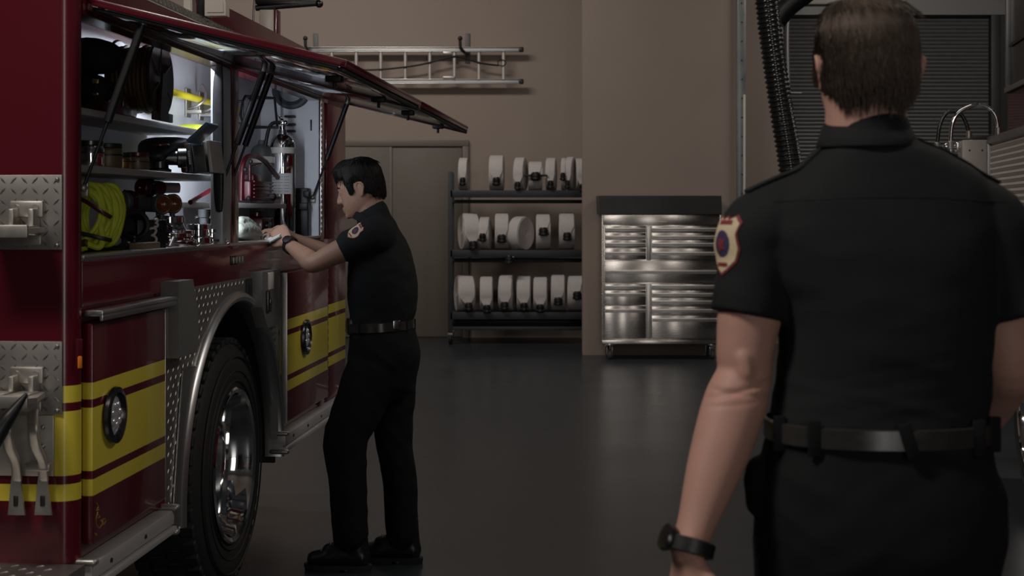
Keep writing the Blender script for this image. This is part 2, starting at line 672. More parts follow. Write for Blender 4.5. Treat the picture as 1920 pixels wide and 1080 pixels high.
# lower doors ---------------------------------------------------------------
def round_light(parent, cpx, r=0.078):
    c = tp(*cpx)
    Mx = Matrix.Translation((0.024, c.y, c.z)) @ Matrix.Rotation(PI / 2, 4, 'Y')
    l = MB()
    l.lathe([(r, -0.002), (r + 0.006, 0.006), (r + 0.004, 0.016), (r - 0.012, 0.02), (r - 0.018, 0.01), (r - 0.02, 0.003)], Mx, 40, cap=False)
    o = l.build('light_bezel', M_chrome if r > 1 else M_gunm, parent)
    l = MB()
    l.lathe([(0.001, 0.014), (0.02, 0.0135), (0.045, 0.010), (r - 0.018, 0.004), (r - 0.018, 0.0)], Mx, 40)
    for k in range(7):
        a = k * 2 * PI / 7
        l.ball(Mx @ Vector((0.03 * math.cos(a), 0.03 * math.sin(a), 0.010)), (0.008, 0.013, 0.013), 12, 8)
    l.build('light_lens', M_glass, o)


M_gunm = mat('dark_bezel', (0.09, 0.09, 0.09, 1), 0.28, 0.9, var=0.15)
p0, p1 = tp(159, 516), tp(299, 505)
b = MB()
b.bb(-0.011, 0.022, p0.y + 0.004, p1.y, 0.578, p1.z - 0.125, 0.008)
rd = b.build('lower_door', M_stripe, truck)
rd['label'] = 'rear lower door with round lamp'
b = MB()
b.bb(0.0, 0.055, p0.y - 0.008, p1.y + 0.012, p1.z - 0.105, p1.z - 0.088, 0.003)
b.bb(0.045, 0.055, p0.y - 0.008, p1.y + 0.012, p1.z - 0.118, p1.z - 0.095, 0.003)
b.build('drip_rail', M_alu, truck)
b = MB()
b.bb(-0.01, 0.02, p1.y + 0.001, p1.y + 0.012, 0.578, p1.z - 0.13, 0.002)
b.build('door_edge_trim', M_alu, rd)
round_light(rd, (196, 778))
# gold leaf flourish on the door
b = MB()
for pts in ([(181, 943), (184, 950), (181, 957), (186, 955)], [(183, 960), (180, 972), (181, 984), (186, 990), (191, 984), (192, 975), (188, 977)],
            [(190, 978), (196, 972), (198, 978), (193, 984)], [(184, 965), (187, 969), (183, 971)], [(178, 1000), (181, 1002), (179, 1004)]):
    b.tube(catmull([tp(x, y, 0.0225) for x, y in pts], 4), 0.0018, 6)
b.build('gold_lettering', M_gold, rd)

p2, p3 = tp(528, 520), tp(607, 520)
b = MB()
b.bb(-0.011, 0.022, p2.y + 0.004, p3.y, 0.578, 1.245, 0.008)
fd = b.build('lower_door', M_stripe, truck)
fd['label'] = 'front lower door with round lamp'
round_light(fd, (562, 632))
b = MB()
b.bb(-0.01, 0.026, p2.y - 0.004, p2.y + 0.003, 0.578, 1.245, 0.002)
b.build('door_edge_trim', M_alu, fd)
# small dark badge on the mid band
c0, c1 = tp(432, 480), tp(458, 491)
b = MB()
b.bb(0.0005, 0.004, c0.y, c1.y, c1.z - 0.006, c0.z + 0.0, 0.001)
bd = b.build('badge', M_gunm, truck)
b = MB()
for k in range(4):
    yy = c0.y + 0.02 + k * (c1.y - c0.y - 0.03) / 4
    b.bb(0.004, 0.006, yy, yy + 0.02, c1.z + 0.0, c0.z - 0.006, 0.001)
b.build('badge_lettering', M_cast, bd)

# rub rails -------------------------------------------------------------------
for (ya, yb) in ((-0.02, tp(308, 900)[1]), (tp(521, 800)[1], LEN)):
    b = MB()
    b.bb(-0.03, 0.034, ya, yb, 0.488, 0.535, 0.004)
    b.bb(-0.03, 0.044, ya, yb, 0.462, 0.482, 0.004)
    b.bb(-0.03, 0.022, ya, yb, 0.478, 0.495)
    n = int((yb - ya) / 0.3)
    rl = b.build('rub_rail', mat('rail_white', (0.44, 0.41, 0.40, 1), 0.4, 0.2, var=0.06), truck)
    for k in range(n):
        b = MB()
        b.cyl((0.033, ya + 0.15 + k * 0.3, 0.511), (0.0375, ya + 0.15 + k * 0.3, 0.511), 0.007, seg=10)
        b.build('rail_bolt', M_gunm, rl)
    for yy in (ya, yb):
        for zz in (0.542, 0.462):
            b = MB()
            b.box((0.008, yy, zz), (0.085, 0.035, 0.02), None, 0.009, 3)
            b.build('rail_end_cap', M_cast, rl)

# fender ------------------------------------------------------------------------
WC = tp(446, 876)
WY, WZ = (tp(343, 876).y + tp(521, 800).y) / 2, 0.47
AR = 0.70
ya0, ya1 = YA + 0.055, YB - 0.05
NA = 40
b = MB()
vs, fs = [], []
AX = AR
for k in range(NA + 1):
    a = PI * k / NA
    yy, zz = WY - AX * math.cos(a), WZ + AR * math.sin(a)
    vs.append((0.0, yy, zz))
    vs.append((0.0, yy, 1.252))
for k in range(NA):
    fs.append((2 * k, 2 * k + 1, 2 * k + 3, 2 * k + 2))
b.add(vs, fs)
b.bb(-0.03, 0.0, ya0 - 0.01, WY - AX + 0.002, 0.47, 1.252)
b.bb(-0.03, 0.0, WY + AX - 0.002, ya1 + 0.01, 0.52, 1.252)


def fend(u, v, h):
    return Vector((h, u, v))


bt = MB()
tread(bt, ya0, ya1, 0.5, 1.25, fend, pitch=0.027, h=0.0016, ln=0.022, w=0.005)
# keep lozenges outside the arch
keep = MB()
for i in range(0, len(bt.v), 6):
    c = sum((bt.v[i + j] for j in range(4)), Vector()) / 4
    if math.hypot(c.y - WY, (c.z - WZ) * AX / AR) > AX + 0.055 or c.z < WZ - 0.001 and abs(c.y - WY) > AX + 0.16:
        keep.add(bt.v[i:i + 6], [(0, 1, 4), (1, 5, 4), (1, 2, 5), (2, 3, 5), (3, 4, 5), (3, 0, 4)])
b.add(keep.v, keep.f)
b.build('fender_plate', M_tread, truck)
# polished flare
b = MB()
prof = [(0.034, 0.0005), (0.032, 0.006), (0.026, 0.014), (0.012, 0.022), (-0.002, 0.018), (-0.008, 0.008), (-0.008, -0.06)]
vs, fs = [], []
angs = [(-0.045 + k * (PI + 0.09) / 60) for k in range(61)]
for a in angs:
    for (dr, xx) in prof:
        vs.append((xx, WY - (AX + dr) * math.cos(a), WZ + (AR + dr) * math.sin(a)))
m = len(prof)
for k in range(60):
    for j in range(m - 1):
        fs.append((k * m + j, k * m + j + 1, (k + 1) * m + j + 1, (k + 1) * m + j))
b.add(vs, fs)
b.build('fender_flare', M_alu, truck)
# plain polished plate beside the arch on its rear side
b = MB()
vs, fs = [], []
for k in range(25):
    a = -0.03 + k * 0.80 / 24
    yy, zz = WY - (AX + 0.02) * math.cos(a), WZ + (AR + 0.02) * math.sin(a)
    yl = min(ya0 + 0.035 + 0.12 * k / 24, yy - 0.004)
    vs += [(0.003, yl, zz), (0.003, yy, zz), (0.0075, yl, zz), (0.0075, yy, zz)]
for k in range(24):
    o_ = 4 * k
    fs += [(o_ + 2, o_ + 3, o_ + 7, o_ + 6), (o_, o_ + 4, o_ + 5, o_ + 1), (o_, o_ + 2, o_ + 6, o_ + 4), (o_ + 1, o_ + 5, o_ + 7, o_ + 3)]
b.add(vs, fs)
b.build('fender_side_plate', M_alu, truck)
# wheel well
b = MB()
vs, fs = [], []
for k in range(31):
    a = PI * k / 30
    for xx in (-0.01, -0.62):
        vs.append((xx, WY - AX * math.cos(a), WZ + AR * math.sin(a)))
for k in range(30):
    fs.append((2 * k, 2 * k + 1, 2 * k + 3, 2 * k + 2))
fs.append(tuple(2 * k + 1 for k in range(31)))
b.add(vs, fs)
b.build('wheel_well', mat('well_maroon', (0.012, 0.003, 0.004, 1), 0.9, var=0.2), truck)

# flush metal boxes either side of the arch
def side_box(pxa, pxb, pyt, pyb, xo, nm):
    a = tp(pxa, pyt, 0)
    c = tp(pxb, pyt, xo)
    z0 = tp(pxb, pyb, xo).z
    z1 = tp(pxb, pyt, xo).z
    bb_ = MB()
    yb = c.y
    poly = [(a.y + 0.0, z1), (yb - 0.03, z1), (yb + 0.0, z1 - 0.04), (yb + 0.04, z1 - 0.16), (yb + 0.04, z0), (a.y, z0)]
    poly = [(y, z) for (y, z) in poly]
    Mx = Matrix(((0, 0, 1, 0), (1, 0, 0, 0), (0, 1, 0, 0), (0, 0, 0, 1)))
    bb_.prism(poly, Mx, xo)
    return bb_


M_box = mat('grey_enamel', (0.20, 0.195, 0.185, 1), 0.4, 0.4, var=0.06)
a = tp(305, 535)
c = tp(335, 535, 0.05)
b = MB()
yb_ = tp(372, 600, 0.06).y
z1, z0 = tp(335, 528, 0.06).z, tp(335, 672, 0.06).z
Mx = Matrix(((0, 0, 1, 0), (1, 0, 0, 0), (0, 1, 0, 0), (0, 0, 0, 1)))
ys_ = tp(335, 600, 0.06).y
b.prism([(ys_, z1), (yb_ - 0.06, z1), (yb_ + 0.005, z1 - 0.13), (yb_ - 0.01, z0), (ys_, z0)], Mx, 0.06)
b.build('fuel_box', M_box, truck)['label'] = 'grey box behind the wheel'
b = MB()
ys2, ye2 = tp(492, 560, 0.05).y, tp(525, 560, 0.05).y
z1, z0 = tp(510, 507, 0.05).z, tp(510, 612, 0.05).z
b.prism([(ys2, z1), (ye2, z1), (ye2, z0), (ys2 + 0.09, z0), (ys2, z0 + 0.09)], Mx, 0.05)
b.build('fuel_box', M_box, truck)['label'] = 'grey box ahead of the wheel'
b = MB()
cc = tp(502, 565, 0.05)
b.box((0.055, cc.y, cc.z), (0.012, 0.06, 0.09), None, 0.004)
b.box((0.062, cc.y, cc.z + 0.0), (0.01, 0.025, 0.03), None, 0.004)
b.build('box_latch', M_gunm, truck)
b = MB()
cc = tp(507, 522, 0.05)
b.box((0.052, cc.y, cc.z - 0.01), (0.004, 0.09, 0.07), None, 0.001)
b.build('white_plate', M_white, truck)
b = MB()
cc = tp(468, 545)
b.box((0.004, cc.y, cc.z), (0.01, 0.12, 0.10), None, 0.004)
b.build('dark_vent', M_gasket, truck)

# wheel ---------------------------------------------------------------------------
def wheel(parent, wy, wz, x_out, R=0.505, width=0.29, rim=0.298, mirror=1):
    """wheel with its axis along local x; face at x_out"""
    hub = bpy.data.objects.new('wheel', None)
    COL.objects.link(hub)
    hub.parent = parent
    hub.location = (x_out, wy, wz)
    Mx = Matrix.Rotation(PI / 2 * mirror, 4, 'Y')
    t = MB()
    w = width
    prof = [(rim - 0.012, -0.02), (rim + 0.01, -0.004), (rim + 0.05, 0.0), (rim + 0.10, 0.004), (R - 0.09, 0.0), (R - 0.05, -0.012), (R - 0.02, -0.03),
            (R - 0.008, -0.05), (R - 0.008, -w + 0.05), (R - 0.02, -w + 0.03), (R - 0.06, -w + 0.01), (rim + 0.05, -w), (rim - 0.012, -w + 0.02)]
    t.lathe(prof, Mx, 72, cap=False)
    for rr in (rim + 0.035, rim + 0.075, R - 0.075):
        t.lathe([(rr - 0.004, 0.0), (rr, 0.0065), (rr + 0.004, 0.0)], Mx, 72, cap=False)
    nb = 46
    for row in range(4):
        z0 = -0.016 - row * (w - 0.03) / 4
        for k in range(nb):
            a = 2 * PI * (k + 0.5 * (row % 2)) / nb
            B = MB()
            B.box((0, 0, 0), (0.026, R * 2 * PI / nb * 0.66, (w - 0.03) / 4 - 0.012), None, 0.004, 1)
            T = Mx @ Matrix.Rotation(a, 4, 'Z') @ Matrix.Translation((R - 0.011, 0, z0 - (w - 0.03) / 8))
            t.add([T @ v for v in B.v], B.f)
    t.build('tyre', M_rubber, hub)
    r = MB()
    r.lathe([(rim + 0.004, -0.012), (rim + 0.012, 0.006), (rim + 0.004, 0.012), (rim - 0.012, 0.006), (rim - 0.022, -0.015), (rim - 0.03, -0.05),
             (rim - 0.040, -0.065), (rim - 0.043, -0.12), (rim - 0.052, -0.165), (rim - 0.085, -0.182), (0.15, -0.176), (0.118, -0.168), (0.112, -0.165)], Mx, 72, cap=False)
    r.build('rim', M_chrome, hub)
    h = MB()
    h.lathe([(0.113, -0.175), (0.108, -0.12), (0.09, -0.10), (0.06, -0.09), (0.001, -0.088)], Mx, 40)
    h.build('hub_cap', M_chrome, hub)
    for k in range(10):
        a = 2 * PI * k / 10
        l = MB()
        c = Mx @ Vector((0.152 * math.cos(a), 0.152 * math.sin(a), -0.178))
        e = Mx @ Vector((0.152 * math.cos(a), 0.152 * math.sin(a), -0.140))
        l.cyl(c, e, 0.017, 0.013, seg=6)
        l.build('lug_nut', M_chrome, hub)
    return hub


wheel(truck, WY + 0.13, 0.503, -0.045)

# mud flap and chassis hints under the body
b = MB()
b.bb(-0.5, -0.03, WY + AX + 0.05, WY + AX + 0.065, 0.40, 0.62, 0.004)
b.build('mud_flap', M_rubber, truck)
b = MB()
b.bb(-1.6, -0.35, 0.1, LEN - 0.1, 0.36, 0.50, 0.01)
b.cyl((-1.9, WY + 0.13, 0.503), (-0.25, WY + 0.13, 0.503), 0.10, seg=20)
b.build('chassis', M_gasket, truck)
wheel(truck, WY + 0.13, 0.503, -2.255, mirror=-1)

# hatches ------------------------------------------------------------------------------
HX, HZf, HZb = 0.742, 1.927, 2.112


def hatch(y0, y1, lab):
    L_ = math.hypot(HX, HZb - HZf)
    ang = math.atan2(HZb - HZf, HX)
    R_ = Matrix.Translation((0.0, 0, HZb)) @ Matrix.Rotation(ang, 4, 'Y')
    b = MB()
    B = MB()
    B.bb(0.0, L_, y0, y1, -0.002, 0.012, 0.003)
    B.bb(0.0, L_, y0, y0 + 0.014, -0.009, 0.008, 0.003)
    B.bb(0.0, L_, y1 - 0.014, y1, -0.026, 0.008, 0.003)
    B.bb(L_ - 0.02, L_, y0, y1, -0.010, 0.010, 0.003)
    B.bb(0.0, 0.02, y0, y1, -0.026, 0.008, 0.003)
    b.add([R_ @ v for v in B.v], B.f)
    o = b.build('hatch', M_red, truck)
    o['label'] = lab
    B = MB()
    B.bb(0.014, L_ - 0.02, y0 + 0.014, y1 - 0.014, -0.016, -0.004, 0.002)
    B.bb(0.05, L_ - 0.06, y0 + 0.05, y1 - 0.05, -0.020, -0.014, 0.003)
    b = MB().add([R_ @ v for v in B.v], B.f)
    b.build('hatch_liner', M_mirror, o)
    B = MB()
    for (x0, x1, ya, yb) in ((0.004, L_ - 0.004, y0 + 0.012, y0 + 0.028), (0.004, L_ - 0.004, y1 - 0.028, y1 - 0.012),
                             (L_ - 0.030, L_ - 0.006, y0 + 0.012, y1 - 0.012), (0.016, 0.034, y0 + 0.012, y1 - 0.012)):
        B.bb(x0, x1, ya, yb, -0.022, -0.0105, 0.004)
    b = MB().add([R_ @ v for v in B.v], B.f)
    b.build('hatch_gasket', M_gasket, o)
    for yy in (y0 + 0.05, y1 - 0.06):
        s = MB()
        top = Vector((0.145, yy, 2.052))
        bot = Vector((-0.028, yy, 1.585))
        mid = bot.lerp(top, 0.40)
        s.cyl(mid, top, 0.0125, seg=14, bev=0.003)
        s.cyl(bot, mid, 0.005, seg=10)
        st = s.build('gas_strut', M_black, o)
        s = MB()
        s.ball(bot, 0.011)
        s.box(bot + Vector((-0.006, 0.014, 0)), (0.03, 0.012, 0.05), None, 0.003)
        s.build('strut_mount', M_cast, st)
        s = MB()
        s.ball(top, 0.011)
        s.box(top + Vector((0.004, 0, 0.014)), (0.05, 0.04, 0.012), None, 0.003)
        s.build('strut_mount', M_cast, st)
    for yy in (y0 + 0.35, y1 - 0.35):
        s = MB()
        pL = R_ @ Vector((L_ - 0.10, yy, -0.034))
        s.box(pL, (0.05, 0.05, 0.02), None, 0.005)
        s.cyl(pL, pL + Vector((0, 0, -0.03)), 0.006, seg=8)
        s.build('hatch_latch', M_black, o)


M_mirror = mat('polished_liner', (0.80, 0.81, 0.84, 1), 0.08, 1.0, var=0.06, scale=5, bump=0.008, bscale=6, stretch=(1, 3, 1), rvar=0.04)
yc = (Y1 + Y2) / 2
hatch(0.03, yc - 0.004, 'rear hatch')
hatch(yc + 0.004, Y3 + 0.02, 'front hatch')
# lamp strips inside the bay
M_led = mat('lamp_strip', (0.9, 0.95, 1, 1), 0.4, emit=(0.80, 0.90, 1.0, 1), estr=3.0)
for (ya, yb, xs_) in ((1.10, Y1 - 0.03, -0.13),):
    b = MB()
    b.bb(xs_ - 0.010, xs_ + 0.010, ya, yb, ZH + 0.066, ZH + 0.083, 0.002)
    b.build('lamp_strip', M_led, truck)

b = MB()
b.bb(-0.048, -0.020, Y2 + 0.001, Y2 + 0.012, 1.46, 2.02, 0.002)
b.build('lamp_strip', M_led, truck)
# roof -----------------------------------------------------------------------------------
b = MB()
M2 = Matrix.Translation((0, 0, ZT))
b.add([(0, 0, ZT), (0, LEN, ZT), (-0.06, LEN, ZT + 0.05), (-0.06, 0, ZT + 0.05), (-0.5, LEN, ZT + 0.052), (-0.5, 0, ZT + 0.052)],
      [(0, 1, 2, 3), (3, 2, 4, 5)])
b.bb(-0.5, -0.01, 0, LEN, ZT - 0.004, ZT + 0.002)
tread(b, 0.0, LEN, 0.0, 1.0, lambda u, v, h: Vector((-0.06 * v + h * .6, u, ZT + 0.05 * v + h)), pitch=0.5, h=0.0)
nst = int(LEN / 0.022)
for i in range(nst):
    yy = (i + 0.5) * LEN / nst
    for vv in (0.25, 0.55, 0.85):
        cx = Vector((-0.06 * vv + 0.002, yy, ZT + 0.05 * vv + 0.002))
        b.box(cx, (0.012, 0.006, 0.012), Matrix.Rotation(0.7 if i % 2 else -0.7, 4, 'X'))
b.build('roof_edge_plate', M_tread, truck)
# red roof rail
e = Vector((-0.17, 3.60, 0))
b = MB()
b.bb(-0.20, -0.165, 1.72, 3.60, ZT, 2.385, 0.004)
b.bb(-0.20, -0.165, 0.0, 1.72, ZT, 2.30, 0.004)
b.build('roof_rail', M_red, truck)


def tl(px, py, Y):
    p = W(px, py, Y) - TP
    return Vector((p.dot(TN), p.dot(TD), p.z))


# white trapezoid brackets with a black block between
for (x0, x1, x2, yy) in ((352, 368, 346, 0), (391, 431, 431, 0)):
    zb = ZT + 0.05
    Yb = 5.35
    pa, pb = tl(x0, 50, Yb), tl(x1, 50, Yb)
    b = MB()
    w_ = pb.x - pa.x
    poly = [(0, 0), (w_, 0), (w_, 0.05), (w_ * 0.45, 0.17), (0, 0.17)]
    Mz = Matrix.Translation((pa.x, pa.y, zb)) @ Matrix.Rotation(PI / 2, 4, 'X')
    b.prism(poly, Mz, 0.05)
    b.prism([(w_ * .12, 0.012), (w_ * .9, 0.012), (w_ * .88, 0.05), (w_ * .42, 0.155), (w_ * .12, 0.155)], Mz @ Matrix.Translation((0, 0, 0.05)), 0.004)
    b.build('ladder_bracket', M_cream, truck)
pa, pb = tl(369, 45, 5.45), tl(388, 45, 5.45)
b = MB()
b.bb(pa.x, pb.x, pa.y, pa.y + 0.08, ZT + 0.03, 2.42, 0.006)
b.build('roller_block', M_black, truck)
pa = tl(504, 60, 7.75)
b = MB()
b.bb(pa.x - 0.04, pa.x + 0.04, pa.y - 0.05, pa.y + 0.03, ZT, 2.60, 0.006)
mp_ = b.build('roof_post', M_cream, truck)
b = MB()
b.bb(pa.x + 0.041, pa.x + 0.058, pa.y - 0.05, pa.y + 0.03, ZT, 2.60, 0.003)
b.build('post_side', M_red, mp_)
b = MB()
b.cyl((pa.x - 0.07, pa.y, 2.615), (pa.x + 0.27, pa.y - 0.02, 2.635), 0.016, seg=14)
b.box((pa.x + 0.10, pa.y, 2.655), (0.34, 0.07, 0.05), None, 0.012)
b.ball((pa.x + 0.28, pa.y - 0.02, 2.632), 0.022)
b.build('flood_lamp', M_gunm, mp_)
b = MB()
b.tube(catmull([(pa.x - 0.075, pa.y, 2.7), (pa.x - 0.085, pa.y, 2.56), (pa.x - 0.075, pa.y, 2.5), (pa.x - 0.06, pa.y, 2.44)], 5), 0.006, 8)
b.build('lamp_cable', M_alu, mp_)
# ------------------------------------------------------------------ people
M_skin1 = mat('skin_olive', (0.34, 0.19, 0.13, 1), 0.58, var=0.10, scale=22, bump=0.03, bscale=300, sub=0.12)
M_skin2 = mat('skin_fair', (0.46, 0.25, 0.195, 1), 0.62, var=0.10, scale=22, bump=0.04, bscale=260, sub=0.12)
M_cloth = mat('black_twill', (0.0135, 0.0142, 0.0150, 1), 0.85, var=0.15, scale=40, bump=0.05, bscale=900, spec=0.2)
M_cloth2 = mat('black_trouser_twill', (0.0070, 0.0071, 0.0076, 1), 0.85, var=0.15, scale=40, bump=0.05, bscale=900, spec=0.2)
M_hairb = mat('black_hair', (0.010, 0.008, 0.007, 1), 0.6, var=0.3, scale=60, spec=0.2)
M_hairbr = mat('brown_hair', (0.095, 0.070, 0.054, 1), 0.65, var=0.4, scale=45, spec=0.2)
M_leather = mat('black_leather', (0.012, 0.012, 0.012, 1), 0.32, var=0.2, scale=60, bump=0.05, bscale=400)
M_belt = mat('black_basketweave_leather', (0.03, 0.028, 0.026, 1), 0.22, var=0.2, scale=60)
M_sole = mat('boot_sole', (0.010, 0.010, 0.010, 1), 0.7)
M_pcream = mat('patch_cream', (0.62, 0.50, 0.33, 1), 0.7, var=0.15, scale=90, bump=0.1, bscale=900)
M_pred = mat('patch_red', (0.20, 0.025, 0.03, 1), 0.7, var=0.2, scale=90, bump=0.1, bscale=900)
M_pblue = mat('patch_blue', (0.035, 0.03, 0.085, 1), 0.7, var=0.2, scale=90, bump=0.1, bscale=900)
M_eye = mat('eye_white', (0.30, 0.26, 0.24, 1), 0.3)
M_iris = mat('eye_iris', (0.03, 0.018, 0.01, 1), 0.15)
M_lip = mat('lip_skin', (0.30, 0.12, 0.10, 1), 0.45)
M_paper = mat('paper', (0.62, 0.61, 0.60, 1), 0.7, var=0.06)


SL = [(0.113, 0.022, 0.030, -0.035), (0.104, 0.048, 0.056, -0.064), (0.088, 0.063, 0.074, -0.084), (0.062, 0.0725, 0.086, -0.097), (0.035, 0.0760, 0.0905, -0.101),
      (0.016, 0.0765, 0.0925, -0.102), (0.0, 0.0755, 0.0855, -0.100), (-0.018, 0.0745, 0.0875, -0.096), (-0.042, 0.0715, 0.0875, -0.085), (-0.062, 0.067, 0.0875, -0.066),
      (-0.080, 0.060, 0.0845, -0.045), (-0.096, 0.050, 0.0850, -0.015), (-0.110, 0.036, 0.0760, 0.012), (-0.117, 0.020, 0.060, 0.025)]


def head_slice(z):
    if z >= SL[0][0]:
        return SL[0]
    for i in range(len(SL) - 1):
        a, b = SL[i], SL[i + 1]
        if b[0] <= z <= a[0]:
            t = (z - a[0]) / (b[0] - a[0])
            t = t * t * (3 - 2 * t) * 0.4 + t * 0.6
            return tuple(a[k] + (b[k] - a[k]) * t for k in range(4))
    return SL[-1]


def head_pt(z, th, off=0.0):
    """th = 0 front, +pi/2 the left side (+x)"""
    _, w, f, bk = head_slice(z)
    y0 = -0.008
    c, s = math.cos(th), math.sin(th)
    pw = 2 / 2.25
    ay = (f - y0) if c > 0 else (y0 - bk)
    return Vector((math.copysign(abs(s) ** pw, s) * (w + off), y0 + math.copysign(abs(c) ** pw, c) * (ay + off), z))


def head_into(mb, T, face=True):
    seg = 40
    vs, fs = [], []
    zs = [0.113 - k * 0.23 / 40 for k in range(41)]
    ring0 = len(vs)
    for z in zs:
        for k in range(seg):
            vs.append(head_pt(z, 2 * PI * k / seg))
    for i in range(len(zs) - 1):
        for k in range(seg):
            k2 = (k + 1) % seg
            fs.append((i * seg + k, i * seg + k2, (i + 1) * seg + k2, (i + 1) * seg + k))
    n = len(vs)
    vs += [Vector((0, -0.004, 0.1165)), Vector((0, 0.042, -0.1185))]
    for k in range(seg):
        k2 = (k + 1) % seg
        fs.append((n, k2, k))
        fs.append((n + 1, (len(zs) - 1) * seg + k, (len(zs) - 1) * seg + k2))
    mb.add([T @ v for v in vs], fs)

    def L(pts, r, ref=(0, 1, 0), **kw):
        m = MB()
        loft(m, pts, r, ref=ref, **kw)
        mb.add([T @ v for v in m.v], m.f)
    # ears
    for s in (-1, 1):
        L([(s * 0.074, -0.018, -0.034), (s * 0.079, -0.022, -0.014), (s * 0.081, -0.028, 0.006), (s * 0.080, -0.027, 0.016)],
          [(0.005, 0.007), (0.005, 0.011), (0.005, 0.014), (0.004, 0.009)])
        rim = [(s * 0.077, -0.007, -0.006), (s * 0.082, -0.006, 0.010), (s * 0.0865, -0.016, 0.022), (s * 0.0905, -0.032, 0.019), (s * 0.0895, -0.040, 0.003),
               (s * 0.084, -0.033, -0.016), (s * 0.078, -0.022, -0.035), (s * 0.075, -0.013, -0.033)]
        L(rim, [0.0035, 0.004, 0.0042, 0.0042, 0.0042, 0.004, 0.0052, 0.0038], sub=3, seg=10)
    if face:
        L([(0, 0.085, 0.014), (0, 0.0945, -0.006), (0, 0.1045, -0.025), (0, 0.1065, -0.035), (0, 0.095, -0.0405)],
          [(0.0065, 0.007), (0.007, 0.0075), (0.0085, 0.0085), (0.0095, 0.0075), (0.009, 0.005)])
        for s in (-1, 1):
            L([(s * 0.011, 0.086, -0.031), (s * 0.012, 0.0945, -0.0355)], [0.0068, 0.0062])
            L([(s * 0.006, 0.089, 0.017), (s * 0.028, 0.084, 0.021), (s * 0.048, 0.068, 0.018)], [0.0055, 0.0062, 0.005])
            L([(s * 0.016, 0.078, -0.001), (s * 0.032, 0.0765, 0.0045), (s * 0.046, 0.066, 0.001)], [0.006, 0.0112, 0.006])
            L([(s * 0.018, 0.077, -0.012), (s * 0.032, 0.0765, -0.0155), (s * 0.045, 0.067, -0.011)], [0.004, 0.0055, 0.004])
        L([(-0.024, 0.080, -0.069), (0, 0.0915, -0.064), (0.024, 0.080, -0.069)], [0.004, 0.0068, 0.004])
        L([(-0.022, 0.080, -0.075), (0, 0.0895, -0.0775), (0.022, 0.080, -0.075)], [0.004, 0.0072, 0.004])
        L([(-0.016, 0.076, -0.100), (0, 0.082, -0.101), (0.016, 0.076, -0.100)], [0.010, 0.012, 0.010])
    else:
        L([(0, 0.088, 0.005), (0, 0.108, -0.034)], [0.008, 0.012])


